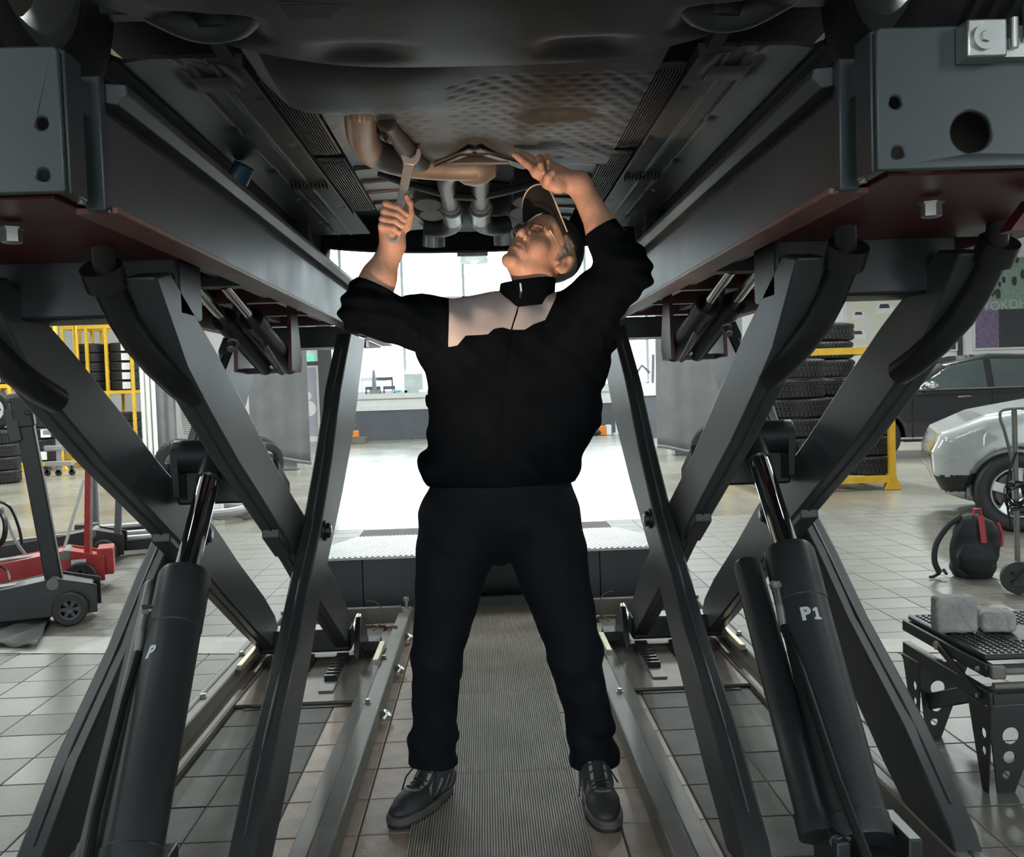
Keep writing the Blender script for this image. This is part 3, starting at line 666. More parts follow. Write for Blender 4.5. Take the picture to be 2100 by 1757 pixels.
# upper shell stands on its wheels on the runways
sil = [(-2.25, .42), (-2.22, .72), (-2.1, .98), (-1.55, 1.36), (-.9, 1.46), (-.2, 1.45), (.45, 1.28), (1.05, 1.0), (1.85, .86), (2.2, .68), (2.28, .42), (2.2, .32), (-2.15, .32)]
LC = car('lifted_car', (0, 2.55, CZ), -PI / 2, 'dark car raised on the two runways, its underbody above the man', sil, 1.76, (1.03, -1.45), .315, 'car_lifted',
         {'side': [[(-1.5, .98), (.85, .98), (.4, 1.22), (-.2, 1.37), (-1.0, 1.37)]], 'screen': [(1.02, 1.02, .5, 1.25, .12)]}, res=.035, lo=.3)
inv = Matrix.Rotation(PI / 2, 4, 'Z') @ Matrix.Translation((0, -2.55, -CZ))
def U(mb, name, m, parent=None, **k):
    mb.v = [tuple(inv @ Vector(p)) for p in mb.v]; return mb.build(name, m, parent or LC, **k)
# dark floor pan above everything
q = MB(); q.box(-.80, .80, .9, 4.45, 1.955, 1.97); U(q, 'floor_pan', 'under_dark')
# engine undertray
xb = [-.44, -.40, -.34, -.29, -.24, -.222, -.205, -.16, -.11, -.075, -.02, .03, .085, .13, .2, .3, .38]; yb_ = [2.0, 2.07, 2.16, 2.21, 2.225, 2.33, 2.60, 2.665, 2.70, 2.61, 2.52, 2.52, 2.63, 2.71, 2.71, 2.73, 2.74]
xfm = [-.44, -.3, -.1, 0, .1, .3, .44]; yfm = [1.62, 1.66, 1.70, 1.72, 1.70, 1.66, 1.60]
def gauss(x, y, cx, cy, sx_, sy_, p=2): return math.exp(-abs((x - cx) / sx_) ** p - abs((y - cy) / sy_) ** p)
def ztray(x, y):
    z = 1.815 + .028 * max(0, (abs(x) - .40) / .05) + .02 * max(0, 1.95 - y)
    z -= .035 * gauss(x, y, -.22, 1.98, .20, .17, 4)
    z += .02 * gauss(x, y, .205, 2.24, .085, .04, 3)
    z -= .018 * gauss(x, y, .02, 2.62, .19, .14, 6)
    if x > -.06 and 1.95 < y < 2.66 or (y > 2.06 and -.3 < x < -.1):
        u = x / .047; v = y / .034; v0 = math.floor(v); u = u + .5 * (v0 % 2); fu, fv = u - math.floor(u) - .5, v - v0 - .5
        if not (abs(x - .02) < .2 and y > 2.46): z += .0032 * math.exp(-(fu / .24) ** 2 - (fv / .26) ** 2)
    return z
us = np.linspace(-.44, .38, 165)
def ftray(u, v):
    a, b = np.interp(u, xfm, yfm), np.interp(u, xb, yb_); y = a + (b - a) * v; return (u, y, ztray(u, y))
U(grid(ftray, us, np.linspace(0, 1, 120), .006), 'engine_undertray', 'under_plastic', smooth=50)
# front undertray (nearer the camera, overlapping)
def ffront(u, v):
    b = 1.85 - .75 * u * u - .012 * math.cos(11 * u); y = 1.15 + (b - 1.15) * v
    z = 1.792 + .10 * max(0, abs(u) - .42) - .012 * gauss(u, y, 0, 1.62, .35, .2, 4) + .016 * (gauss(u, y, -.2, 1.72, .075, .045, 3) + gauss(u, y, .2, 1.72, .075, .045, 3)) + .03 * (gauss(u, y, -.43, 1.62, .07, .05, 4) + gauss(u, y, .43, 1.62, .07, .05, 4))
    z += .02 * (v > .97); return (u, y, z)
U(grid(ffront, np.linspace(-.62, .62, 125), np.linspace(0, 1, 80), .006), 'front_undertray', 'under_plastic', smooth=50)
for nm, (a, b, c, d) in enumerate(((-.30, -.16, 1.50, 1.56),)):
    q = MB(); q.box(a, b, c, d, 1.782, 1.79); U(q, 'service_opening', 'rubber', bev=.003)
for s in (-1, 1):
    # tow-eye pockets, wheel-arch liners, struts
    q = MB(); q.lathe([(.0, 0), (.045, 0), (.055, .02), (.05, .05), (.0, .05)], (s * .43, 1.66, 1.80), (0, 0, 1), 20); U(q, 'pocket', 'under_dark')
    q = MB(); q.tube(smooth_path([(s * .34, 1.56, 1.83), (s * .40, 1.64, 1.815), (s * .47, 1.655, 1.815), (s * .53, 1.61, 1.83), (s * .58, 1.55, 1.85)], 6), .030, 14); U(q, 'control_arm', 'under_plastic')
    q = MB(); q.prism([(1.55, 1.86), (1.9, 1.84), (1.92, 2.1), (1.5, 2.1)], min(s * .47, s * .50), max(s * .47, s * .50), 'x'); U(q, 'wheel_arch_liner', 'under_dark')
    q = MB(); q.box(min(s * .56, s * .68), max(s * .56, s * .68), 1.74, 1.78, 1.87, 2.1); U(q, 'splash_panel', 'under_plastic', bev=.004)
    q = MB(); q.cyl((s * .575, 1.68, 1.86), (s * .575, 1.68, 2.08), .014, 12); U(q, 'strut', 'steel_worn')
    # side floor panels with pressed ridges
    def fside(u, v):
        x = s * (.455 + .305 * u); y = 1.90 + 2.1 * v + .10 * max(0, u - .6); z = 1.845
        for rx in (.27, .44): z -= .004 * math.exp(-((u - rx) / .014) ** 2)
        z += .010 * max(0, 1 - abs(u - .86) / .07) + .02 * (gauss(u, v, .33, .055, .16, .03, 4))
        for k in range(4): z += .008 * gauss(u, v, .48, .24 + .21 * k, .05, .010, 2) + .008 * gauss(u, v, .06, .12 + .2 * k, .07, .005, 2)
        z -= .022 * (u > .94)
        return (x, y, z)
    U(grid(fside, np.linspace(0, 1, 70), np.linspace(0, 1, 160), .008), 'floor_panel', 'under_plastic', smooth=50)
    q = MB(); q.prism([(1.97, 1.83), (2.0, 1.828), (2.06, 1.828), (2.07, 1.834)], min(s * .50, s * .585), max(s * .50, s * .585), 'x'); U(q, 'drain_opening', 'rubber', bev=.006)
    # sill seam with clips
    q = MB(); q.box(min(s * .748, s * .756), max(s * .748, s * .756), 1.95, 4.0, 1.795, 1.85); q.box(min(s * .756, s * .86), max(s * .756, s * .86), 1.9, 4.0, 1.83, 1.90); U(q, 'sill', 'under_dark', bev=.002)
    for k in range(8):
        q = MB(); y = 2.1 + .24 * k; q.ball((s * .765, y, 1.827), .02, 10, 6, sc=(1.4, .6, .5)); U(q, 'sill_clip', 'rubber')
    # ribbed side strips
    for (y0, y1) in ((2.0, 2.62), (2.72, 3.42)):
        q = MB(); q.box(min(s * .372, s * .452), max(s * .372, s * .452), y0 - .02, y1 + .02, 1.838, 1.846); w = U(q, 'ribbed_strip', 'under_plastic', bev=.003)
        for k in range(10):
            q = MB(); x = s * (.380 + .0072 * k); q.box(x - .0016, x + .0016, y0, y1, 1.831, 1.838); U(q, 'rib', 'under_plastic', parent=w)
        q = MB(); q.cyl((s * .412, y1 + .005, 1.838), (s * .412, y1 + .005, 1.834), .012, 14); U(q, 'clip', 'rubber', parent=w)
    q = MB(); q.box(min(s * .452, s * .458), max(s * .452, s * .458), 1.9, 3.46, 1.822, 1.846); U(q, 'strip_edge', 'under_plastic', bev=.002)
    # tunnel ribs and shields
    for k in range(6):
        y = 2.86 + .17 * k; q = MB(); q.obox((s * .17, y + .02, 1.875), (s * .37, y, 1.855), .028, .03); U(q, 'tunnel_rib', 'under_dark' if k % 2 else 'heat_shield', bev=.005)
    q = MB(); q.prism([(s * .15, 1.90), (s * .19, 1.86), (s * .37, 1.85), (s * .37, 1.86), (s * .2, 1.875), (s * .16, 1.91)], 2.2, 4.0, 'y'); U(q, 'heat_shield', 'heat_shield' if s < 0 else 'under_plastic')
    # ribbed boots beside the pipes
    prof = []
    for k in range(11): prof += [(.045 - .0012 * k, k * .012), (.051 - .0012 * k, k * .012 + .006)]
    for (x, y, z) in ((s * .165, 3.15, 1.79), (s * .16, 3.36, 1.795)):
        q = MB(); q.lathe([(0, 0)] + prof + [(0, .132)], (x, y, z), (0, .25, .97), 24); U(q, 'ribbed_boot', 'heat_shield')
    q = MB(); q.obox((s * .24, 3.2, 1.80), (s * .20, 3.75, 1.84), .022, .03); U(q, 'trailing_link', 'steel_worn', bev=.004)
    for k in range(10):
        q = MB(); q.box(s * (.48 + .012 * k) - .003, s * (.48 + .012 * k) + .003, 3.0, 3.05, 1.828, 1.846); U(q, 'vent_slat', 'under_dark')
# exhaust
q = MB(); q.tube(smooth_path([(-.262, 2.18, 1.865), (-.275, 2.30, 1.842), (-.286, 2.42, 1.825), (-.27, 2.54, 1.812), (-.195, 2.625, 1.805), (-.09, 2.67, 1.803), (.0, 2.69, 1.805)]), .039, 22); ex = U(q, 'exhaust_pipe', 'exhaust', smooth=60)
prof = [(0, -.005), (.046, -.005)]
for k in range(9): prof += [(.050, k * .011), (.0445, k * .011 + .0055)]
q = MB(); q.lathe(prof + [(.05, .1), (0, .1)], (-.258, 2.13, 1.875), (-.08, .96, -.24), 30); fx = U(q, 'flex_section', 'exhaust', smooth=30)
q = MB()
for k in range(30):
    a = 2 * PI * k / 30; ax = Vector((-.08, .96, -.24)).normalized(); u = ax.cross(Vector((1, 0, 0))).normalized(); w = ax.cross(u); c = Vector((-.258, 2.13, 1.875))
    q.obox(c + ax * .004 + (u * math.cos(a) + w * math.sin(a)) * .0505, c + ax * .095 + (u * math.cos(a + .12) + w * math.sin(a + .12)) * .0505, .0045, .003)
b = U(q, 'braiding', 'exhaust', parent=fx, kind='stuff')
q = MB(); q.lathe(prof + [(.05, .1), (0, .1)], (-.225, 2.43, 1.86), (.9, .3, .1), 24); U(q, 'braided_hose', 'heat_shield')
q = MB(); q.lathe([(.0, -.07), (.03, -.06), (.05, -.03), (.056, 0), (.05, .03), (.03, .06), (0, .07)], (-.005, 2.72, 1.812), (1, 0, 0), 24); U(q, 'exhaust_junction', 'exhaust')
for s in (-1, 1):
    x = -.04 + s * .05
    q = MB(); q.tube(smooth_path([(-.02 + s * .03, 2.72, 1.82), (x, 2.86, 1.82), (x, 3.1, 1.805), (x, 3.25, 1.795)]), .031, 18); U(q, 'centre_pipe', 'exhaust', smooth=60)
    q = MB(); q.lathe([(.034, 0), (.042, .015), (.042, .035), (.036, .05), (.036, .27), (.0, .27)], (x, 3.18, 1.795), (0, 1, -.02), 22); U(q, 'resonator', 'exhaust_pale', smooth=40)
    q = MB(); q.tube(smooth_path([(x, 3.40, 1.79), (x + s * .008, 3.50, 1.787), (x + s * .05, 3.585, 1.79), (x + s * .10, 3.62, 1.80)]), .036, 18); U(q, 'tail_bend', 'under_plastic', smooth=60)
    q = MB(); q.lathe([(.036, 0), (.043, 0), (.045, .06), (.04, .06), (.036, .0)], (-.036 + s * .137, 3.70, 1.800), (s * .05, .30, -.95), 24, closed=True); U(q, 'tailpipe_tip', 'chrome' if False else 'zinc', smooth=50)
q = MB(); q.tube(smooth_path([(-.30, 2.95, 1.845), (-.2, 2.98, 1.82), (-.03, 3.0, 1.790), (.14, 3.0, 1.815), (.25, 2.98, 1.84)]), [.011] * 25, 8)
q.v = [(a, 2.98 + (b - 2.98) * 2.6, c) for a, b, c in q.v]; U(q, 'transverse_brace', 'under_dark', smooth=50)
# triangular bracket at the tray notch
q = MB(); q.obox((-.10, 2.60, 1.796), (-.005, 2.47, 1.796), .035, .006); q.obox((.10, 2.60, 1.796), (.0, 2.47, 1.796), .035, .006); q.obox((-.085, 2.60, 1.80), (.09, 2.60, 1.80), .02, .02); U(q, 'tray_bracket', 'heat_shield', bev=.002)
q = MB(); q.tube([(-.115, 2.615, 1.791), (-.04, 2.50, 1.791), (.04, 2.50, 1.791), (.12, 2.60, 1.791)], .0025, 6); U(q, 'bracket_edge', 'rubber')
q = MB(); q.tube(smooth_path([(-.208, 2.25, 1.812), (-.200, 2.31, 1.812), (-.186, 2.42, 1.806), (-.165, 2.56, 1.80), (-.14, 2.62, 1.80)]), [.024, .022, .020, .019, .018, .018, .018, .019, .02, .021, .022, .023, .024, .025, .026, .027, .027, .028, .028, .028, .028, .028, .026, .02, .015], 18); bo_ = U(q, 'mounting_boss', 'under_plastic', smooth=50)
q = MB(); q.cyl((-.2085, 2.2455, 1.812), (-.2075, 2.252, 1.812), .018, 18); U(q, 'boss_mouth', 'rubber', parent=bo_)
# spare-wheel well, rear valance
q = MB(); q.lathe([(0, 0), (.2, 0), (.25, .04), (.3, .1), (0, .1)], (-.03, 3.85, 1.85), (0, 0, 1), 36); U(q, 'spare_wheel_well', 'under_dark', smooth=40)
def frear(u, v): 
    x = .80 * u; y = 4.20 + .16 * v - .10 * abs(u) ** 3; return (x, y + .08, 1.800 - .005 * math.cos(3 * u) + .22 * v ** 1.7 + .03 * abs(u) ** 4)
U(grid(frear, np.linspace(-1, 1, 50), np.linspace(0, 1, 14), .01), 'rear_valance', 'under_dark', smooth=50)
q = MB(); q.box(-.10, .04, 4.29, 4.32, 1.782, 1.80); U(q, 'tow_cover', 'exhaust_pale', bev=.003)
q = MB(); q.lathe([(0, 0), (.045, 0), (.05, .008), (.05, .03), (.03, .04), (.03, .09), (0, .09)], (-.70, 2.72, 1.752), (.5, -.2, .85), 24); q.lathe([(0, -.012), (.03, -.012), (.03, 0), (0, 0)], (-.70, 2.72, 1.752), (.5, -.2, .85), 20); U(q, 'filter_canister', 'pad_blue')
# ------------------------------------------------------------------ the mechanic
mat('skin', (.52, .30, .215), .5, var=.10, scale=38, bump=.10, bscale=160, spec=.4, rvar=.06)
MATS['skin'].node_tree.nodes['Principled BSDF'].inputs['Subsurface Weight'].default_value = .12
MATS['skin'].node_tree.nodes['Principled BSDF'].inputs['Subsurface Radius'].default_value = (.02, .008, .004)
mat('fleece_black', (.0018, .0032, .0048), .85, var=.2, scale=30, bump=.06, bscale=900, spec=.06)
mat('fleece_light', (.40, .365, .355), .85, var=.05, scale=20, bump=.06, bscale=900, spec=.2)
mat('trouser_black', (.007, .0086, .0112), .78, var=.2, scale=12, bump=.08, bscale=700, spec=.1)
mat('cap_black', (.004, .0045, .005), .8, var=.15, bump=.2, bscale=400)
mat('piping', (.55, .50, .44), .6)
mat('hair_grey', (.24, .23, .22), .7, var=.5, scale=160, bump=.5, bscale=300)
mat('frame_metal', (.10, .07, .06), .3, metal=.8)
mat('lens', (.5, .5, .5), .03); glassmat('spectacle_lens', (.93, .93, .94))
mat('eye_white', (.7, .68, .66), .2); mat('nail', (.60, .40, .34), .25)
mat('lip', (.44, .22, .17), .45, var=.1, scale=30)
mat('shoe_dark', (.03, .032, .035), .55, var=.2, scale=20, bump=.2, bscale=200)
mat('shoe_pale', (.24, .24, .225), .5, var=.25, scale=25)
mat('sole_pale', (.085, .085, .08), .6, var=.3, scale=20)
mat('lace', (.02, .02, .022), .7)
f0, az, rl = math.radians(42), math.radians(35), math.radians(17)
hf = Vector((-math.sin(az) * math.cos(f0), -math.cos(az) * math.cos(f0), math.sin(f0)))
u0 = Vector((math.sin(az) * math.sin(f0), math.cos(az) * math.sin(f0), math.cos(f0))); l0 = Vector((math.cos(az), -math.sin(az), 0))
hu = u0 * math.cos(rl) + l0 * math.sin(rl); hl = l0 * math.cos(rl) - u0 * math.sin(rl)
HC = Vector((.184, 2.645, 1.540)); HR = np.array([hl, hf, hu]); HS = 1.0
def h(l, f, u): return HC + (hl * l + hf * f + hu * u) * HS
def HE(c, r, k=.015): return EL(h(*c), [q * HS for q in r], k, HR)
def HRC(a, b, r1, r2=None, k=.012): return RC(h(*a), h(*b), r1, r2, k)
def V3(*a): return np.array(a, np.float32)
body = [HE((0, -.012, .035), (.073, .094, .086), .02), HE((0, .032, -.03), (.057, .066, .088), .02), HE((0, .076, .045), (.05, .02, .035), .02)]
for s in (-1, 1):
    body += [HRC((s * .047, -.005, -.062), (s * .011, .074, -.104), .018, .015, .018), HE((s * .036, .066, -.03), (.025, .024, .028), .018), HRC((s * .046, .078, .018), (s * .008, .092, .021), .009, .010, .014)]
body += [HE((0, .085, -.108), (.022, .018, .018), .018), HE((0, .082, -.068), (.032, .021, .024), .016)]
body += [HRC((0, .088, .014), (0, .112, -.026), .008, .0105, .012), HE((0, .113, -.031), (.0125, .012, .0115), .008)]
for s in (-1, 1):
    body += [HE((s * .0135, .102, -.035), (.0085, .012, .0095), .006), SUB(HE((s * .031, .096, .004), (.017, .016, .0105)), .010), HE((s * .031, .0735, .004), (.0145, .0145, .0125), .004),
             HRC((s * .018, .0895, .0085), (s * .044, .080, .008), .0028, .0022, .004), HRC((s * .018, .0885, -.003), (s * .043, .080, -.002), .0028, .0022, .005)]
body += [HRC((-.022, .090, -.064), (-.004, .1015, -.060), .004, .0052, .006), HRC((.022, .090, -.064), (.004, .1015, -.060), .004, .0052, .006), HRC((-.017, .093, -.0735), (.017, .093, -.0735), .0055, .0055, .006), HE((0, .0985, -.0735), (.012, .006, .006), .006),
         SUB(HRC((-.026, .0945, -.0672), (0, .108, -.0668), .0016), .003), SUB(HRC((.026, .0945, -.0672), (0, .108, -.0668), .0016), .003)]
for s in (-1, 1):
    body += [SUB(HE((s * .0068, .1065, -.0432), (.0042, .0065, .006)), .003), SUB(HRC((s * .018, .099, -.032), (s * .036, .086, -.066), .0025), .01),
             HE((s * .079, -.012, -.008), (.009, .019, .033), .008), HE((s * .083, -.018, -.002), (.007, .021, .029), .006), SUB(HE((s * .092, -.006, -.004), (.009, .010, .017)), .006), HE((s * .079, .001, -.034), (.007, .008, .011), .006)]
body += [RC(h(0, -.02, -.06), (.132, 2.66, 1.36), .050, .053, .03), RC(h(0, .02, -.085), (.130, 2.635, 1.41), .028, .034, .03)]
# torso and legs under the clothes
body += [RC((.044, 2.655, .92), (.085, 2.655, 1.24), .15, .155, .05, flat=((0, 1, 0), .6)), RC((-.02, 2.66, 1.325), (.20, 2.66, 1.325), .065, .065, .05),
         RC((-.055, 2.665, .88), (-.155, 2.60, .42), .075, .05, .04), RC((-.155, 2.60, .42), (-.175, 2.665, .10), .044, .034, .03), RC((.13, 2.665, .88), (.232, 2.60, .41), .075, .05, .04), RC((.232, 2.60, .41), (.272, 2.645, .10), .048, .036, .03)]
# arms
SL, EL_, WL = V3(-.04, 2.64, 1.335), V3(-.297, 2.44, 1.392), V3(-.222, 2.45, 1.553)
SR, ER_, WR = V3(.225, 2.645, 1.325), V3(.378, 2.455, 1.468), V3(.268, 2.475, 1.702)
body += [RC(SL, EL_, .045, .038, .03), RC(EL_ + (WL - EL_) * .1, EL_ + (WL - EL_) * .45, .046, .044, .02), RC(EL_ + (WL - EL_) * .4, WL, .043, .029, .02, flat=((0, 1, 0), .85)),
         RC(SR, ER_, .045, .038, .03), RC(ER_, ER_ + (WR - ER_) * .45, .044, .043, .02), RC(ER_ + (WR - ER_) * .4, WR, .042, .029, .02, flat=((0, 1, 0), .85))]
# wrench hand (photo left): palm behind the shaft, fingers wrapped over its front
W0, W1 = Vector((-.217, 2.418, 1.565)), Vector((-.165, 2.452, 1.795)); wd_ = (W1 - W0).normalized(); wl_ = Vector((1, 0, 0)); wl_ = (wl_ - wd_ * wl_.dot(wd_)).normalized(); wf_ = wl_.cross(wd_)   # wf_ points to the camera
if wf_.y > 0: wf_ = -wf_
def wp(t, a, b): return W0 + wd_ * t + wl_ * a + wf_ * b    # along shaft, to photo-right, towards the camera
body += [RC(wp(.018, -.022, -.022), wp(.072, -.018, -.020), .020, .021, .015), RC(wp(.02, .004, -.026), wp(.068, .006, -.024), .017, .018, .015), RC(WL, wp(.022, -.008, -.024), .029, .024, .02), RC(wp(.0, -.012, -.02), wp(.03, -.02, -.014), .02, .02, .015)]
NAILS = []
for t0, t1, r, e in ((.080, .067, .0098, .034), (.060, .052, .0100, .032), (.040, .036, .0095, .029), (.0215, .017, .0085, .024)):
    a, b, c, d = wp(t0, -.036, -.012), wp(t0 - .001, -.034, .016), wp((t0 + t1) / 2, -.002, .0205), wp(t1 - .004, e - .012, .010)
    body += [RC(a, b, r * 1.12, r * 1.05, .005), RC(b, c, r * 1.03, r * .96, .0028), RC(c, d, r * .95, r * .82, .0028)]; NAILS.append((d + wf_ * (r * .62) + wl_ * .003, wf_, (d - c).normalized()))
th = [wp(.045, .022, -.022), wp(.075, .026, -.012), wp(.098, .021, -.003), wp(.113, .012, .0015)]
body += [RC(th[0], th[1], .015, .0125, .01), RC(th[1], th[2], .0118, .0112, .004), RC(th[2], th[3], .0108, .0088, .004)]
# open hand (photo right), fingertips on the undertray
def at(px, py, Y):
    d = R3 @ Vector(((px - 1050) / 1920.0, (878.5 - py) / 1920.0, -1)); return Vector((0, 0, 1.17)) + d * (Y / d.y)
P_ = lambda px, py, Y: at(px, py, Y)
body += [RC(WR, P_(1143, 368, 2.468), .029, .026, .02), RC(P_(1140, 372, 2.462), P_(1102, 352, 2.462), .021, .019, .014), RC(P_(1152, 358, 2.475), P_(1118, 338, 2.478), .021, .017, .014), RC(P_(1146, 384, 2.455), P_(1122, 376, 2.452), .0165, .0155, .014)]
for ch, r in (([(1100, 352, 2.462), (1080, 336, 2.464), (1066, 325, 2.468), (1056, 317.5, 2.472)], .0098), ([(1106, 340, 2.472), (1091, 327, 2.478), (1079, 319, 2.484), (1070, 314, 2.487)], .0098),
              ([(1112, 335, 2.474), (1107, 324, 2.456), (1109, 338, 2.437), (1114, 352, 2.434)], .0092), ([(1124, 334, 2.478), (1122, 321, 2.462), (1124, 332, 2.447), (1125, 345, 2.445)], .0080),
              ([(1138, 378, 2.454), (1122, 372, 2.438), (1124, 362, 2.431), (1133, 353, 2.431)], .0112)):
    p = [P_(*c) for c in ch]
    body += [RC(p[0], p[1], r * 1.12, r * 1.03, .005), RC(p[1], p[2], r, r * .93, .003), RC(p[2], p[3], r * .92, r * .78, .003)]
    if r < .0095 or r > .011: NAILS.append((p[3] + Vector((0, -1, 0)) * r * .62, Vector((0, -1, .1)), (p[3] - p[2]).normalized()))
def vein(p, d): return d + .00035 * np.sin(p[..., 0] * 310 + np.sin(p[..., 2] * 170) * 2) * np.sin(p[..., 2] * 260 + p[..., 1] * 190)
MAN = empty('person', (.05, 2.6, 0), 'man in black workwear and cap standing under the raised car, reaching up', 'person')
def off(o): o.location = (-.05, -2.6, 0); return o
pos, quads = surf(body, (-.46, 2.2, .04), (.52, 2.86, 1.86), .0032, vein)
off(link('body', npmesh('body', pos, quads), 'skin', MAN, smooth=True, label='bare face, forearms and hands'))
c = pos[quads].mean(1); lc = (c - np.array(HC)) @ HR.T; l_, f_, u_ = np.abs(lc[:, 0]), lc[:, 1], lc[:, 2]
nv = np.cross(pos[quads[:, 1]] - pos[quads[:, 0]], pos[quads[:, 2]] - pos[quads[:, 0]]); nv /= np.linalg.norm(nv, axis=1)[:, None] + 1e-9
hm = (l_ > .040) & (l_ < .0775) & (np.linalg.norm(lc, axis=1) < .13) & (((f_ > .002 + .25 * np.maximum(0, .01 - u_)) & (f_ < .026 - .3 * np.maximum(0, .02 - u_)) & (u_ > -.022) & (u_ < .055)) | ((f_ < -.036) & (f_ > -.12) & (u_ > -.05) & (u_ < .05)))
vn = np.zeros_like(pos); np.add.at(vn, quads[hm].ravel(), np.repeat(nv[hm], 4, 0)); vn /= np.linalg.norm(vn, axis=1)[:, None] + 1e-9; sg = 1 if ((nv * (c - np.array(HC))).sum(1)[hm]).mean() > 0 else -1
HAIR = npmesh('hair', pos + vn * sg * .0022, quads[hm])
for (c, n, d) in NAILS:
    n = (n - d * n.dot(d)).normalized(); sd = d.cross(n); q = MB(); v = []
    q.ball((0, 0, 0), 1, 10, 6); q.v = [tuple(c + sd * (a * .0048) + d * (b * .0058) + n * (g * .0009)) for a, b, g in q.v]; off(q.build('fingernail', 'nail', MAN, smooth=True))
# ---- fold noise for cloth
def folds(p, amp, fx, fy, fz, sk=1.0):
    x, y, z = p[..., 0], p[..., 1], p[..., 2]
    w = np.sin(x * 17 + z * 11) * .9 + np.sin(y * 23 - z * 7) * .7
    return amp * (np.sin(x * fx + z * fz + w * sk) * .6 + np.sin(x * fx * .43 - z * fz * 1.31 + y * fy + w * 1.7 * sk) * .5 + .35 * np.sin(z * fz * 2.1 + x * fx * 1.6 + w * 2))
jacket = [RC((.046, 2.655, 1.00), (.083, 2.645, 1.235), .196, .192, .04, flat=((0, 1, 0), .66)), RC((.042, 2.655, .955), (.045, 2.655, 1.05), .203, .198, .04, flat=((0, 1, 0), .66)),
          RC((-.015, 2.655, 1.325), (.195, 2.655, 1.315), .092, .092, .06, flat=((0, 1, 0), .95)), RC((.06, 2.65, 1.34), (.155, 2.655, 1.35), .088, .08, .05),
          RC(SL + V3(.02, 0, -.02), EL_, .098, .064, .05), RC(EL_, EL_ + (WL - EL_) * .36, .064, .0555, .02), RC(SR + V3(-.01, 0, -.03), ER_, .108, .068, .05), RC(ER_, ER_ + (WR - ER_) * .50, .067, .050, .025),
          EL((-.135, 2.63, .965), (.055, .09, .05), .03), EL((.215, 2.64, .945), (.04, .09, .06), .03), RC((-.10, 2.64, 1.30), (-.02, 2.64, 1.14), .085, .10, .06), RC((.30, 2.63, 1.32), (.225, 2.64, 1.10), .07, .10, .07),
          SUB(RC(HC, (.128, 2.645, 1.38), .055, .050), .015)]
def jpost(p, d):
    x, z = p[..., 0], p[..., 2]
    g = folds(p, .0042, 42, 20, 38); arm = np.clip(np.abs(x - .08) / .2, 0, 1); hem = np.exp(-((z - .95) / .05) ** 2)
    d = d + g * (.25 + .85 * arm * (np.abs(x - .08) > .24) + .3 * arm + .7 * hem) + .004 * np.sin(z * 150 + x * 20) * np.clip((np.abs(x - .07) - .26) / .08, 0, 1)
    d = d + .0065 * np.sin(x * 62 + z * 30 + np.sin(z * 40)) * np.exp(-((z - 1.33) / .05) ** 2) * np.clip((2.66 - p[..., 1]) / .04, 0, 1)
    for C_, D_ in ((EL_ + (WL - EL_) * .36, WL - EL_), (ER_ + (WR - ER_) * .50, WR - ER_)):
        r_ = p - C_; t = (r_ @ (D_ / np.linalg.norm(D_))); near = np.linalg.norm(r_, axis=-1) < .12; d = np.where(near, np.maximum(d, t), d)
    return np.maximum(d, .905 - z)
pos, quads = surf(jacket, (-.44, 2.25, .84), (.54, 2.9, 1.64), .0042, jpost)
c = pos[quads].mean(1)
YP = [at(px, py, 2.50) for px, py in ((919, 560), (921, 640), (919, 712), (938, 708), (955, 688), (1000, 686), (1013, 674), (1030, 671), (1048, 676), (1076, 676), (1094, 665), (1118, 656), (1126, 640), (1139, 612), (1150, 560))]
YP = [(v.x, v.z) for v in YP]
fr = inpoly(YP, c[:, 0] * 2.5 / c[:, 1], 1.17 + (c[:, 2] - 1.17) * 2.5 / c[:, 1]) & (c[:, 1] < 2.69)
pos = snap(pos, quads, fr, YP, lambda p: (p[:, 0] * 2.5 / p[:, 1], 1.17 + (p[:, 2] - 1.17) * 2.5 / p[:, 1]), lambda p, a, b: np.c_[a * p[:, 1] / 2.5, p[:, 1], 1.17 + (b - 1.17) * p[:, 1] / 2.5])
off(link('jacket', npmesh('jacket', pos, quads[~fr]), 'fleece_black', MAN, smooth=True, label='black zip fleece jacket'))
off(link('jacket_yoke', npmesh('yoke', pos, quads[fr]), 'fleece_light', MAN, smooth=True, label='pale grey chest panel of the jacket'))
def onsurf(prims, post, px, py, y0=2.2, lift_=.0015):
    d = R3 @ Vector(((px - 1050) / 1920.0, (878.5 - py) / 1920.0, -1)); o = Vector((0, 0, 1.17)); ts = np.arange(y0, 2.9, .002) / d.y
    P = np.array([o + d * t for t in ts], np.float32)[None]; e = evalp(prims, P); e = post(P, e) if post else e; i = int(np.argmax(e[0] < 0)); return Vector(P[0, i]) - d.normalized() * lift_
zp = [onsurf(jacket, jpost, x, y) for x, y in ((1066, 612), (1060, 640), (1052, 665), (1046, 690), (1041, 720), (1037, 760), (1032, 810), (1028, 860), (1023, 910), (1019, 960), (1016, 1005), (1014, 1028))]
q = MB(); q.tube(smooth_path(zp[:-2], 4), .0022, 6); off(q.build('zipper', 'fleece_black', MAN))
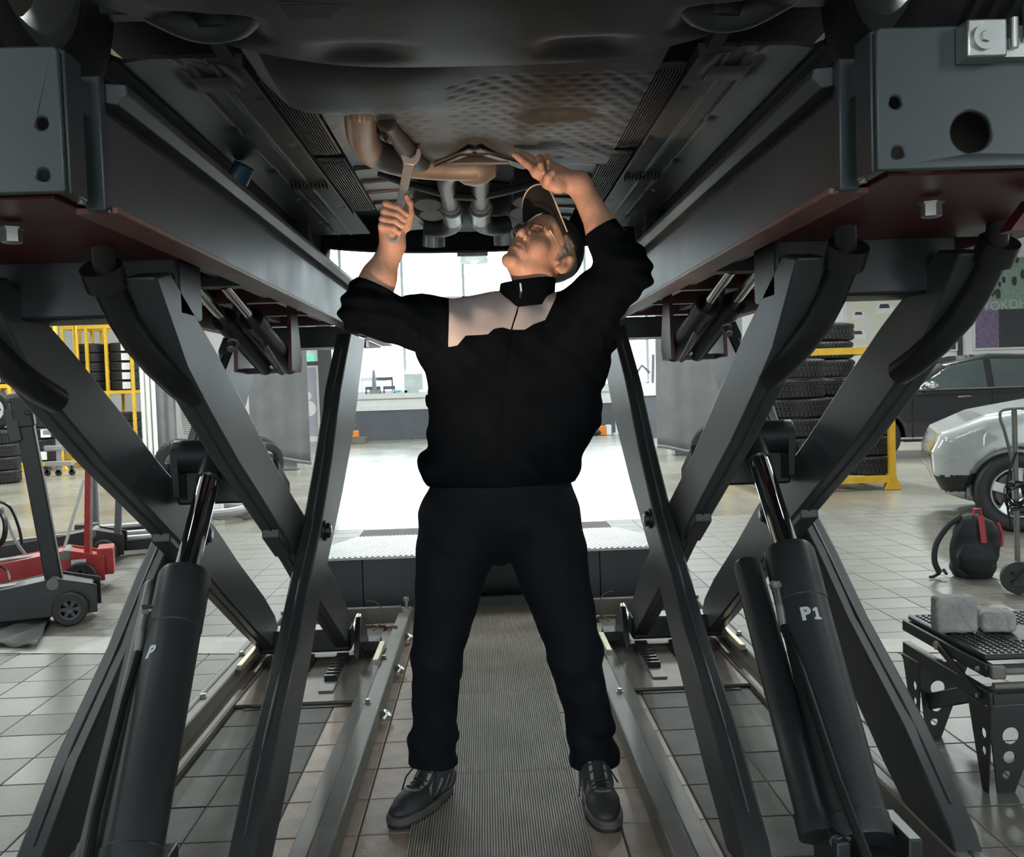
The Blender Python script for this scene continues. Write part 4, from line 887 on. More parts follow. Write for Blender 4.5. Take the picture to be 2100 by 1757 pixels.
# collar
q = MB(); n = 40; cb, ct = Vector((.124, 2.632, 1.395)), Vector((.134, 2.625, 1.470)); rad = ((.082, .080), (.073, .072), (.070, .069), (.064, .063), (.066, .066)); pr = []
ring = [(cb, .086, .080), (cb.lerp(ct, .3), .080, .075), (cb.lerp(ct, .95), .078, .074), (ct, .076, .072), (ct, .072, .068), (cb.lerp(ct, .5), .072, .067), (cb, .074, .068)]
v = []
for (cc, a, b) in ring:
    for k in range(n):
        t = 2 * PI * (k + .5) / n - PI / 2; v.append((cc.x + a * math.cos(t), cc.y + b * math.sin(t), cc.z + .004 * math.cos(t) - .002 * math.sin(2 * t) - (.012 if False else 0)))
q.add(v, [(i * n + k, i * n + (k + 1) % n, (i + 1) * n + (k + 1) % n, (i + 1) * n + k) for i in range(6) for k in range(n)]); off(q.build('collar', 'fleece_black', MAN, smooth=60))
q = MB(); zt_ = [at(1067, 579, 2.555), at(1068, 595, 2.552), at(1067, 611, 2.55)]; q.tube(zt_, .004, 6); off(q.build('collar_zip', 'trim_black', MAN))
q = MB(); q.obox(at(1067, 581, 2.551), at(1069, 598, 2.549), .005, .003, up=(0, -1, 0)); q.ball(at(1068, 602, 2.55), .003, 8, 6); off(q.build('zip_puller', 'zinc', MAN))
# trousers
trs = [EL((.038, 2.665, .90), (.20, .135, .12), .04), EL((.036, 2.665, .81), (.215, .135, .12), .04),
       RC((-.080, 2.665, .80), (-.158, 2.605, .42), .122, .068, .02), RC((-.158, 2.605, .42), (-.178, 2.655, .165), .066, .065, .03), RC((-.178, 2.655, .165), (-.178, 2.650, .10), .068, .071, .02),
       RC((.145, 2.665, .80), (.234, 2.60, .41), .122, .072, .02), RC((.234, 2.60, .41), (.280, 2.645, .145), .071, .066, .03), RC((.280, 2.645, .145), (.283, 2.640, .085), .068, .073, .02), RC((.036, 2.665, .80), (.034, 2.66, .688), .075, .022, .02),
       SUB(RC((-.178, 2.65, .0), (-.178, 2.65, .12), .046, .044), .008), SUB(RC((.282, 2.64, .0), (.282, 2.64, .10), .046, .044), .008)]
def tpost(p, d):
    z = p[..., 2]; x = p[..., 0]; kn = np.exp(-((z - .40) / .10) ** 2) + 1.4 * np.exp(-((z - .16) / .08) ** 2) + .5 * np.exp(-((z - .72) / .08) ** 2)
    d = d + folds(p, .0050, 24, 18, 34, 1.1) * (.25 + kn * .8) + .004 * np.sin(z * 85 + x * 40 + np.sin(x * 30)) * np.exp(-((z - .15) / .07) ** 2)
    lowb = np.where(x < .05, .108 + .10 * (x + .178) * -.5, .088 + .05 * (x - .28)); return np.maximum(d, lowb - z)
pos, quads = surf(trs, (-.32, 2.42, .02), (.42, 2.86, 1.06), .0058, tpost)
off(link('trousers', npmesh('trousers', pos, quads), 'trouser_black', MAN, smooth=True, label='black work trousers'))
for sg, P in ((0, ((868, 1150), (862, 1220), (860, 1300))), (1, ((1185, 1150), (1200, 1200)))):
    q = MB(); q.tube([onsurf(trs, tpost, x, y) for x, y in P], .002, 6); off(q.build('pocket_seam', 'trouser_black', MAN))
# cap
capS = [HE((0, -.013, .042), (.0765, .0975, .0885), .01)]
def cpost(p, d):
    q = (p - np.array(HC)) @ HR.T; u, f = q[..., 2], q[..., 1]
    cut = (.052 + .30 * np.minimum(f, 0) + .10 * np.maximum(f, 0)) - u; d = np.maximum(d, cut); return np.maximum(d, -(d + .004) if False else d)
pos, quads = surf(capS, np.array(HC) - .16, np.array(HC) + .18, .004, cpost)
CAP = empty('cap', (-.05, -2.6, 0)); CAP.parent = MAN; 
link('crown', npmesh('cap', pos, quads), 'cap_black', CAP, smooth=True)
def fbrim(u, v):
    a = (u - .5) * 2; l = .076 * a * (1 + .10 * v - .08 * v * v); f = .055 + .040 * math.sqrt(max(0, 1 - a * a)) + (.074 * max(0, 1 - abs(a) ** 4) ** .5) * v; z = .060 + .030 * v - .030 * a * a - .012 * v * a * a + .012 * math.sqrt(max(0, 1 - a * a)); return h(l, f, z)
def brim_grid():
    m = MB(); nu, nv = 40, 12; v = [fbrim(i / nu, j / nv) for i in range(nu + 1) for j in range(nv + 1)]; k = len(v); v += [p + hu * .003 for p in v]
    f = [(i * (nv + 1) + j, (i + 1) * (nv + 1) + j, (i + 1) * (nv + 1) + j + 1, i * (nv + 1) + j + 1) for i in range(nu) for j in range(nv)]; f += [tuple(q + k for q in r[::-1]) for r in f[:]]
    rim = [i * (nv + 1) for i in range(nu + 1)] + [i * (nv + 1) + nv for i in range(nu, -1, -1)]
    f += [(a, b, b + k, a + k) for a, b in zip(rim, rim[1:] + rim[:1])]; return m.add(v, f)
brim_grid().build('brim', 'cap_black', CAP, smooth=60)
q = MB(); q.tube([fbrim(i / 40, 1.0) + hu * .0015 for i in range(41)], .0024, 6); q.build('brim_piping', 'piping', CAP)
q = MB(); q.ball(h(0, -.02, .133), .006, 10, 6); q.build('cap_button', 'cap_black', CAP)
# hair at the temples and nape
off(link('hair', HAIR, 'hair_grey', MAN, smooth=True, label='short grey hair at the temple'))
# eyes, glasses
for s in (-1, 1):
    q = MB(); q.ball((0, 0, 0), 1, 12, 8); q.v = [tuple(h(s * .031 + x * .0085, .0815 + y * .0072, .0035 + z * .0040)) for x, y, z in q.v]; off(q.build('eye', 'eye_white', MAN, smooth=True))
    q = MB(); q.tube([h(s * (.014 + .008 * k), .0945 - .0028 * k * .6, .0235 + .003 * math.sin(k * 1.05)) for k in range(4)], [.002, .0028, .0026, .0015], 8); off(q.build('eyebrow', 'hair_grey', MAN))
G = empty('glasses', (-.05, -2.6, 0)); G.parent = MAN
for s in (-1, 1):
    R_ = [(.0095, .010), (.016, .0155), (.043, .0145), (.0515, .008), (.052, -.003), (.046, -.011), (.022, -.013), (.0125, -.007)]
    pts = [h(s * a, .111 - .30 * max(0, a - .03) , b - .003) for a, b in R_]
    q = MB(); q.tube([p for i in range(8) for p in (Vector(pts[i - 1]).lerp(pts[i], .75), Vector(pts[i]), Vector(pts[i]).lerp(pts[(i + 1) % 8], .25)) ], .0013, 6, closed=True); q.build('rim', 'frame_metal', G)
    q = MB(); q.add(pts, [tuple(range(8))]); k = len(pts); q.v += [tuple(Vector(p) + hf * .0012) for p in pts]; q.f += [tuple(range(8, 16))] + [(i, (i + 1) % 8, 8 + (i + 1) % 8, 8 + i) for i in range(8)]; q.mi += [0] * 9; q.build('lens', 'spectacle_lens', G)
    q = MB(); q.tube([h(s * .053, .103, .006), h(s * .070, .098, .006), h(s * .077, .05, .005), h(s * .080, -.008, .010), h(s * .078, -.03, -.012)], [.0016, .0026, .0018, .0016, .0018], 6); q.build('temple', 'zinc', G)
q = MB(); q.tube([h(-.011, .111, .010), h(0, .115, .013), h(.011, .111, .010)], .0013, 6); q.build('bridge', 'frame_metal', G)
# shoes: local +y = toe
def shoe(px, py, rz, name_label):
    S = bpy.data.objects.new('shoe', None); COL.objects.link(S); S.parent = MAN; S.location = (px - .05, py - 2.6, .008); S.rotation_euler = (0, 0, rz); S['label'] = name_label
    up = [RC((0, -.08, .05), (0, -.02, .06), .040, .042, .03, flat=((0, 0, 1), 1.2)), RC((0, 0, .05), (.0, .08, .034), .040, .038, .02, flat=((0, 0, 1), .8)), RC((0, .06, .032), (.004, .118, .024), .042, .032, .02, flat=((0, 0, 1), .75)), RC((0, -.05, .06), (0, -.06, .115), .036, .038, .03), SUB(RC((0, -.055, .10), (0, -.07, .2), .026, .03), .008)]
    pos, quads = surf(up, (-.09, -.16, -.02), (.09, .19, .18), .0028, lambda p, d: np.maximum(d, .022 - p[..., 2]))
    c = pos[quads].mean(1); x, y, z = c.T
    ov = ((np.abs(np.abs(x) - .019 - .05 * np.maximum(0, .03 - y) * .3) < .0042) & (y > -.04) & (y < .066) & (z > .05)) | ((np.abs(np.hypot(x, (y - .060) * 1.2) - .019) < .0045) & (y > .060) & (z > .04)) | ((np.abs(x) > .032) & (((y + .9 * (z - .05)) % .034) < .008) & (y < .04) & (z > .034) & (z < .075))
    link('upper', npmesh('u', pos, quads[~ov]), 'shoe_dark', S, smooth=True); link('overlay', npmesh('o', pos, quads[ov]), 'shoe_pale', S, smooth=True)
    out = []
    for k in range(36):
        a = 2 * PI * k / 36; ca, sa = math.cos(a), math.sin(a); w = .051 if sa > 0 else .043; yy = .142 if sa > 0 else .130; e = .75
        out.append((math.copysign(abs(ca) ** e, ca) * w, .02 + math.copysign(abs(sa) ** e, sa) * yy))
    q = MB(); q.prism(out, 0, .024, 'z'); q.build('sole', 'sole_pale', S, bev=.006); q = MB(); q.prism([(a * .97, b * .985) for a, b in out], -.007, .004, 'z'); q.build('outsole', 'rubber', S)
    zs = np.arange(.17, .02, -.001, dtype=np.float32)
    def topz(x, y): P = np.stack([np.full_like(zs, x), np.full_like(zs, y), zs], 1)[None]; return float(zs[int(np.argmax(evalp(up, P)[0] < 0))])
    for k in range(6):
        y = -.030 + .018 * k; q = MB(); q.tube([(x, y + .006 * math.cos(x * 70) * (1 if k % 2 else -1), topz(x, y) + .0015) for x in (-.022, -.014, -.006, .002, .010, .018, .023)], .0030, 6); q.build('lace', 'lace', S)
    q = MB(); q.tube([(.005, -.03, .112), (.035, -.01, .108), (.055, .02, .075), (.06, .035, .04)], .0026, 6); q.tube([(-.005, -.03, .112), (-.03, -.005, .105), (-.05, .03, .07)], .0026, 6); q.build('lace_end', 'lace', S)
    g_ = grid(lambda u, v: ((u - .5) * .028, -.04 + .10 * v, topz((u - .5) * .028, -.04 + .10 * v) - .001), np.linspace(0, 1, 7), np.linspace(0, 1, 12), .003); g_.build('tongue', 'lace', S, smooth=True)
    return S
shoe(-.200, 2.61, math.radians(180 - 32), 'trainer pointing towards the left lift'); shoe(.281, 2.555, math.radians(180 + 4), 'trainer pointing at the camera')
# ---- combination wrench in his hand
mat('wrench_steel', (.62, .58, .56), .32, metal=.6, var=.06, scale=30)
WR_T = empty('combination_wrench', W0, 'steel combination wrench gripped in the man\'s raised hand', 'wrench')
def WB(mb, name, **k): mb.v = [tuple(wd_ * c_ + wl_ * a + wf_ * b) for a, b, c_ in mb.v]; return mb.build(name, 'wrench_steel', WR_T, **k)
q = MB(); q.prism([(-.0105, .018), (.0105, .018), (.012, .19), (.016, .205), (-.016, .205), (-.012, .19)], -.004, .004, 'y'); WB(q, 'shaft', bev=.002)
q = MB(); q.lathe([(.0105, -.006), (.018, -.006), (.019, 0), (.018, .006), (.0105, .006)], (0, 0, .003), (0, 1, 0), 28, closed=True); WB(q, 'ring_end')
jaw = [(-.012, .198), (.013, .198), (.023, .214), (.026, .232), (.021, .246), (.013, .242), (.0125, .226), (.004, .215), (-.008, .219), (-.0135, .234), (-.018, .243), (-.024, .232), (-.022, .214)]
q = MB(); q.prism(jaw, -.005, .005, 'y'); WB(q, 'open_jaw', bev=.0015)
# ------------------------------------------------------------------ workshop background
mat('yellow', (.72, .43, .03), .45, var=.12, scale=10)
mat('jack_red', (.42, .03, .03), .42, var=.25, scale=9)
mat('jack_black', (.017, .019, .021), .45, var=.25, scale=8)
mat('curtain', (.165, .17, .175), .6, var=.15, scale=3, bump=.1, bscale=20)
mat('label_white', (.8, .8, .78), .5); mat('label_red', (.6, .12, .12), .5)
mat('grey_plastic', (.30, .31, .32), .5, var=.1); mat('orange', (.8, .25, .04), .5); mat('cloth_blue', (.25, .55, .66), .7)
mat('lavender', (.42, .40, .47), .6, var=.05); mat('poster_green', (.20, .30, .24), .5, col2=(.34, .44, .36), scale=9); mat('poster_dark', (.05, .055, .065), .45)
mat('poster_warm', (.78, .70, .52), .5, col2=(.72, .74, .72), scale=3); mat('poster_blue', (.08, .11, .32), .5, col2=(.35, .2, .22), scale=14)
mat('stone', (.30, .30, .285), .85, var=.2, scale=18, bump=.5, bscale=70)
mat('bag_black', (.022, .024, .028), .75, var=.2, bump=.3, bscale=200); mat('bag_red', (.42, .035, .05), .6)
mat('hose_pale', (.45, .44, .42), .6); mat('cable_white', (.34, .34, .32), .6); mat('felt', (.12, .12, .12), .9, bump=.4)
mat('steel_white', (.7, .71, .71), .4, var=.1); mat('exit_green', (.1, .5, .35), .5, emit=(.3, .9, .6, .6))
# ---- tyres
ORD = ('bottom', 'second', 'third', 'fourth', 'fifth', 'sixth', 'seventh', 'eighth')
TM = {}
def tyre_data(r, w, rim):
    k = (r, w, rim)
    if k not in TM: 
        me = tire_mesh(r, w, rim, 36).mesh('tyre'); me.materials.append(MATS['rubber']); me.polygons.foreach_set('use_smooth', [True] * len(me.polygons)); me.set_sharp_from_angle(angle=.6); TM[k] = me
        bl = MB()
        for i in range(44):
            for row in (-1, 0, 1):
                a = 2 * PI * (i + .33 * row) / 44; c_, s_ = math.cos(a), math.sin(a); y = row * w * .285
                bl.obox((c_ * (r + .001), y - w * .10, s_ * (r + .001)), (c_ * (r + .001), y + w * .10, s_ * (r + .001)), .022, .004, up=(c_, 0, s_))
        mb = bl.mesh('tread'); mb.materials.append(MATS['rubber']); TM[k, 't'] = mb
    return TM[k], TM[k, 't']
def tyre(x, y, z, label, group, r=.31, w=.2, rim=.2, flat=True, rot=(0, 0, 0), lab=None):
    a, b = tyre_data(r, w, rim)
    T = empty('tyre', (x, y, z), label, 'tyre', group); T.rotation_euler = (PI / 2, 0, random.random() * 6) if flat else rot
    o = bpy.data.objects.new('casing', a); COL.objects.link(o); o.parent = T
    o = bpy.data.objects.new('tread', b); COL.objects.link(o); o.parent = T; o['kind'] = 'stuff'
    if lab and flat:
        q = MB(); th = math.atan2(0 - y, 0 - x) + lab[1]; q.obox((math.cos(th) * (r + .006), math.sin(th) * (r + .006), -w * .36), (math.cos(th) * (r + .006), math.sin(th) * (r + .006), w * .36), .16, .006, up=(math.cos(th), math.sin(th), 0))
        l = q.build('paper_label', lab[0], T); l.matrix_parent_inverse = T.rotation_euler.to_matrix().to_4x4().inverted()
    return T
def rack(x0, x1, y0, y1, levels, h_, label, posts):
    T = empty('tyre_rack', (x0, y0, 0), label, 'rack')
    for px_ in posts:
        for yy in (y0, y1):
            q = MB(); q.box(px_ - x0 - .03, px_ - x0 + .03, yy - y0 - .03, yy - y0 + .03, 0, h_); q.prism([(px_ - x0 - .09, 0), (px_ - x0 + .09, 0), (px_ - x0 + .03, .14), (px_ - x0 - .03, .14)], yy - y0 - .035, yy - y0 + .035, 'y'); q.build('post', 'yellow', T)
    for z in levels:
        for yy in (y0, y1):
            q = MB(); q.box(0, x1 - x0, yy - y0 - .025, yy - y0 + .025, z - .035, z + .035); q.build('beam', 'yellow', T)
        for px_ in posts:
            q = MB(); q.box(px_ - x0 - .02, px_ - x0 + .02, 0, y1 - y0, z - .03, z + .03); q.build('cross_beam', 'yellow', T)
    return T
# left racks
A = at(-20, 960, 17.0); Bq = at(140, 960, 17.0)
rack(A.x, Bq.x, 16.8, 17.6, (.12, 1.36, 1.52, 2.7), 3.1, 'yellow tyre rack at the far left, nearest of the two', [at(px, 950, 17).x for px in (-20, 40, 66, 138)])
A2, B2 = at(145, 900, 20.0), at(290, 900, 20.0)
rack(A2.x, B2.x, 19.8, 20.6, (.12, 1.38, 2.75), 3.0, 'yellow tyre rack beyond the first, by the white wall', [at(px, 900, 20).x for px in (148, 176, 196, 235, 286)])
for i, px in enumerate((4, 92)):
    x = at(px, 900, 17.2).x
    for k in range(5): tyre(x + random.uniform(-.02, .02), 17.2, .26 + .2 * k, '%s tyre of the %s stack, lower shelf of the nearest left rack' % (ORD[k], ('left', 'right')[i]), 'tyres on lower left shelf', lab=('label_white', .1 * (k - 2)) if (i + k) % 2 else None)
    for k in range(5): tyre(x + random.uniform(-.02, .02), 17.2, 1.66 + .2 * k, '%s tyre of the %s stack, upper shelf of the nearest left rack' % (ORD[k], ('left', 'right')[i]), 'tyres on upper left shelf', lab=('label_red' if k % 2 else 'label_white', .2 * (i - 1)))
for i, px in enumerate((196, 262)):
    x = at(px, 900, 20.2).x
    for k in range(5): tyre(x, 20.2, 1.52 + .2 * k, '%s tyre of the %s stack, upper shelf of the farther yellow rack' % (ORD[k], ('left', 'right')[i]), 'tyres on farther rack upper shelf', lab=('label_white', .1) if i != 0 else None)
    for k in range(4): tyre(x, 20.2, .26 + .2 * k, '%s tyre of the %s stack, lower shelf of the farther yellow rack' % (ORD[k], ('left', 'right')[i]), 'tyres on farther rack lower shelf')
# stack with a white steel wheel at the left edge
X_ = at(-2, 950, 14.5)
for k in range(4): tyre(X_.x, 14.5, .1 + .2 * k, '%s worn tyre of the floor stack at the left edge' % ORD[k], 'floor stack at left edge', r=.30)
t = tyre(X_.x + .02, 14.35, 1.12, 'tyre with a white steel wheel, upright on the stack at the left edge', None, r=.30, rot=(0, 0, .1), flat=False)
q = MB(); q.lathe([(0, -.03), (.12, -.05), (.19, -.07), (.2, -.02), (.19, .04), (0, .02)], (0, 0, 0), (0, 1, 0), 28)
q.build('steel_wheel', 'steel_white', t)
for k in range(8):
    a = 2 * PI * k / 8; q = MB(); q.cyl((.13 * math.cos(a), -.062, .13 * math.sin(a)), (.13 * math.cos(a), -.04, .13 * math.sin(a)), .018, 10); q.build('wheel_hole', 'rubber', t)
# tyre trolley
P0 = at(122, 955, 15.5); T = empty('tyre_trolley', (P0.x, 15.5, 0), 'small grey wheeled trolley in front of the nearest left rack', 'trolley')
q = MB(); q.box(-.03, .03, -.03, .03, .1, 1.0); q.build('post', 'grey_plastic', T)
for z in (.16, .42, .68, .92): q = MB(); q.box(-.22, .22, -.05, .05, z, z + .08); q.build('shelf_bar', 'grey_plastic', T, bev=.01)
for xx in (-.2, -.02, .2): q = MB(); q.cyl((xx, -.02, .05), (xx, .02, .05), .05, 12); q.box(xx - .02, xx + .02, -.02, .02, .05, .16); q.build('caster', 'rubber', T)
# curtains
def curtain(pxa, pxb, Y, ztop, zbot, label, belly=0, flat=.15):
    a, b = at(pxa, 850, Y).x, at(pxb, 850, Y).x; T = empty('workshop_curtain', ((a + b) / 2, Y, 0), label, 'curtain'); w = (b - a) / 2
    def f(u, v):
        x = (u - .5) * 2 * w * (1 - belly * (1 - v) ** 2 * .5 + belly * .12 * math.sin(v * PI)); return (x, .12 * math.sin(u * 22) * flat - .25 * math.cos((u - .5) * 2.6) * (1 if belly else .2), ztop + (zbot - ztop) * v + (.05 * math.cos(u * PI * 2) if belly else .1 * (u - .5) * -2))
    g = grid(f, np.linspace(0, 1, 48), np.linspace(0, 1, 16)); k = len(g.v); o = g.build('curtain_sheet', 'curtain', T, smooth=True); m = o.modifiers.new('solid', 'SOLIDIFY'); m.thickness = .01
    q = MB(); q.tube([f(u, 1.0) for u in np.linspace(0, 1, 24)], .03, 8); q.build('hem', 'curtain', T)
    q = MB(); q.box(-w * .45, w * .5, .05, .35, 0, zbot + .1); q.build('plinth', 'grey_plastic', T, bev=.01); q = MB(); q.box(-w, w, -.05, .05, ztop, ztop + .08); q.build('top_rail', 'grey_plastic', T)
    return T
curtain(512, 634, 15.0, 2.6, .2, 'grey hanging curtain left of the black pillar')
curtain(303, 362, 16.0, 2.6, .1, 'grey hanging curtain beside the white pipes')
curtain(1345, 1484, 15.2, 2.6, .12, 'grey bellied curtain behind the right lift', belly=.12)
for k, px in enumerate((296, 307, 318)):
    a = at(px, 880, 15.7); q = MB(); q.cyl((a.x, 15.7, 0), (a.x, 15.7, 2.6), .035, 8); o = q.build('service_pipe', 'white_paint'); tag(o, '%s white vertical service pipe by the grey curtain' % ('leftmost', 'middle', 'rightmost')[k], 'pipe', 'white service pipes')
T = empty('spiral_hose', at(372, 830, 13.0), 'pale spiral air hose hanging by the left lift', 'hose')
q = MB(); pts = []
for k in range(34 * 8): t_ = k / 8; a = 2 * PI * t_; pts.append((.085 * math.cos(a) + .008 * t_ * .35, .085 * math.sin(a), .50 - t_ * .027))
q.tube(pts, .012, 5); q.build('coil', 'hose_pale', T); q = MB(); q.tube([(0, 0, .62), (.0, 0, 5.5 - T.location.z)], .008, 6); q.build('hanger', 'hose_pale', T)
# upright tyres by the curtain
for (px, py, Y, r, rz, lb) in ((520, 862, 12.6, .33, .5, 'upright tyre leaning by the left curtain, behind another'), (536, 893, 11.8, .31, 1.1, 'upright tyre leaning by the left curtain, in front'), (368, 905, 12.4, .33, .3, 'upright tyre half hidden behind the left lift tube'), (1468, 862, 12.0, .32, -.5, 'upright tyre leaning by the right curtain')):
    a = at(px, py, Y); tyre(a.x, Y, r, lb, None, r=r, flat=False, rot=(.12, 0, rz))
a = at(478, 1040, 9.9)
for k in range(3): tyre(a.x + .05 * k, 9.9, .1 + .2 * k, '%s tyre of the low pile behind the left lift arm' % ORD[k], 'low tyre pile', r=.33)
q = MB(); q.tube([(a.x + .33 * math.cos(t_), 9.1 + .3 * math.sin(t_), .05 + .008 * t_) for t_ in np.linspace(0, 9, 60)], .045, 10); tag(q.build('extraction_hose', 'grey_plastic'), 'grey ribbed hose coiled before the low tyre pile', 'hose')
a = at(450, 1058, 9.2); q = MB(); q.lathe([(0, 0), (.045, 0), (.05, .02), (.045, .16), (.02, .2), (.018, .24), (0, .24)], (a.x, 9.2, 0), (0, 0, 1), 14); tag(q.build('spray_bottle', 'white_paint'), 'small white bottle on the floor behind the left cylinder', 'bottle')
# ---- right tyre rack
L_, R_ = at(1540, 1000, 10.3).x, at(1805, 1003, 9.9).x
rack(L_, R_, 9.6, 11.3, (.11, 1.45), 1.52, 'yellow tyre pen behind the right lift', [L_, R_])
def col(px, Y, n, dx, lb, g, z0=.25, r=.315, tp=None):
    x = at(px, 800, Y).x
    for k in range(n): tyre(x + (tp if tp and k >= n - 2 else 0) + random.uniform(-.015, .015), Y, z0 + .207 * k, ORD[k] + ' ' + lb, g, r=r, w=.205)
col(1630, 10.02, 6, 0, 'tyre up in the front column of the yellow pen', 'front tyre column'); col(1692, 10.68, 8, 0, 'tyre up in the tall rear column of the yellow pen', 'tall rear tyre column')
col(1762, 9.93, 3, 0, 'tyre in the short column at the right of the yellow pen', 'short right tyre column', r=.32)
col(1560, 10.74, 2, 0, 'tyre in the low left column of the yellow pen', 'low left tyre column', z0=.25)
a = at(1792, 900, 9.9); q = MB(); q.lathe([(.19, -.08), (.2, -.06), (.17, 0), (.18, .06), (.2, .08), (.16, .07), (.1, .02), (0, .03)], (a.x - .14, 9.9, .98), (-.3, -1, .3), 24); tag(q.build('alloy_rim', 'alloy'), 'bare silver wheel rim on top of the short tyre column', 'wheel rim')
# ---- parked cars
sedan = [(2.28, .40), (2.30, .55), (2.18, .74), (1.85, .84), (1.08, .96), (.42, 1.33), (-.25, 1.46), (-1.05, 1.42), (-1.75, 1.08), (-2.25, .98), (-2.32, .7), (-2.28, .35), (-2.1, .25), (2.1, .24)]
side_w = [[(.86, .985), (.52, 1.21), (.38, 1.29), (-.12, 1.375), (-.12, .985)], [(-.22, .985), (-.22, 1.375), (-.75, 1.36), (-1.2, 1.2), (-1.42, 1.03), (-1.35, .985)]]
BC = car('black_car', (6.95, 13.75, 0), PI - .05, 'shiny black saloon car parked by the posters on the right', sedan, 1.8, (1.40, -1.35), .32, 'car_black', {'side': side_w, 'screen': [(1.0, .99, .47, 1.29, .14)]}, res=.022)
for x in (.30, -.62):
    q = MB(); q.tube([(x, .905, .86), (x - .03, .935, .865), (x - .15, .935, .865), (x - .18, .905, .86)], .014, 8); q.build('door_handle', 'chrome', BC)
q = MB(); q.ball((.70, 1.0, 1.03), .1, 14, 8, sc=(.9, .8, .6)); q.tube([(.72, .86, .96), (.7, .96, .99)], .025, 8); q.build('wing_mirror', 'chrome', BC)
for x in (.93, -.17, -1.2): q = MB(); q.tube([(x, .905, .30), (x + .01, .918, .6), (x - .01, .905, .95)], .005, 5); q.build('door_seam', 'trim_black', BC)
q = MB(); q.tube([(x, .912 - .02 * abs(x / 2), .975) for x in np.linspace(.88, -1.4, 14)], .01, 6); q.build('belt_trim', 'chrome', BC)
q = MB(); q.tube([(1.1, .89, .30), (-1.0, .89, .30)], .018, 6); q.build('sill_trim', 'grey_plastic', BC)
for sy in (-.35, .35): q = MB(); q.ball((.05, sy, 1.05), .13, 12, 8, sc=(.6, 1, 1.6)); q.build('headrest', 'grey_plastic', BC)
hatch = [(1.98, .42), (1.99, .58), (1.92, .73), (1.62, .86), (1.0, .97), (.35, 1.34), (-.3, 1.46), (-1.3, 1.42), (-1.85, 1.0), (-1.95, .6), (-1.9, .28), (1.72, .2), (1.9, .26)]
TH_ = math.radians(22); SCAR = (3.92 + 1.42 * math.cos(TH_) + .75 * math.sin(TH_), 6.80 - 1.42 * math.sin(TH_) + .75 * math.cos(TH_), 0)
mat('lamp_glass', (.40, .41, .40), .06, var=.08, scale=9, coat=1)
def lampfn(c): return inpoly([(2.02, .50), (2.02, .64), (1.86, .735), (1.62, .75), (1.54, .69), (1.74, .56)], c[:, 0], c[:, 2]) & (np.abs(c[:, 1]) > .36)
def fogfn(c): return inpoly([(2.02, .28), (2.02, .40), (1.66, .41), (1.69, .33), (1.78, .28)], c[:, 0], c[:, 2]) & (np.abs(c[:, 1]) > .40)
SV = car('silver_car', SCAR, PI - TH_, 'silver hatchback parked at the right edge, front corner showing', hatch, 1.72, (1.42, -1.25), .29, 'car_silver', {'side': [[(.8, .98), (.3, 1.3), (-.3, 1.38), (-1.2, 1.3), (-1.5, .98)]], 'screen': [(.9, .97, .38, 1.3, .14)]}, res=.018, split=[('headlamp', 'lamp_glass', lambda c: lampfn(c) & (c[:, 1] > 0)), ('headlamp', 'lamp_glass', lambda c: lampfn(c) & (c[:, 1] < 0)), ('fog_grille', 'trim_black', lambda c: fogfn(c) & (c[:, 1] > 0)), ('fog_grille', 'trim_black', lambda c: fogfn(c) & (c[:, 1] < 0))], k=.12, plan=.16, rimr=.19)
# ---- backpack
b0 = at(1995, 1190, 5.3); T = empty('backpack', (b0.x, 5.3, 0), 'black backpack with a red stripe on the floor before the silver car', 'backpack', rz=-.25)
pk = [RC((0, 0, .07), (0, .01, .27), .125, .10, .04, flat=((0, 1, 0), .72)), EL((0, -.08, .12), (.095, .05, .09), .03), EL((.10, 0, .2), (.045, .08, .12), .03)]
p_, q_ = surf(pk, (-.25, -.25, -.02), (.25, .25, .42), .007, lambda p, d: np.maximum(d + .002 * np.sin(p[..., 2] * 90) , .004 - p[..., 2])); link('bag_body', npmesh('bag', p_, q_), 'bag_black', T, smooth=True)
q = MB(); q.obox((.03, -.068, .36), (.04, -.090, .21), .03, .008, up=(0, -1, 0)); q.build('red_stripe', 'bag_red', T); q = MB(); q.tube([(.0, -.03, .36), (.005, -.03, .395), (.035, -.03, .395), (.04, -.03, .355)], .009, 8); q.build('grab_handle', 'bag_red', T)
q = MB(); q.tube(smooth_path([(.14, .02, .31), (.155, 0, .25), (.15, -.02, .18)]), .010, 8); q.build('side_strap', 'bag_red', T)
for k, P in enumerate(([(-.06, 0, .35), (-.13, -.02, .30), (-.20, -.04, .2), (-.215, -.05, .1), (-.19, -.06, .03)], [(-.04, 0, .33), (-.09, -.05, .27), (-.125, -.08, .18), (-.11, -.09, .07), (-.06, -.09, .02)])):
    q = MB(); q.tube(smooth_path(P), .017, 8); q.v = [(a, b * 1.0, c_) for a, b, c_ in q.v]; q.build('shoulder_strap', 'bag_black', T, smooth=60)
q = MB(); q.tube(smooth_path([(-.19, -.06, .03), (-.23, -.08, .012), (-.25, -.1, .014)]), .009, 6); q.tube([(-.17, -.06, .05), (-.16, -.09, .03)], .009, 6); q.build('strap_end', 'bag_black', T)
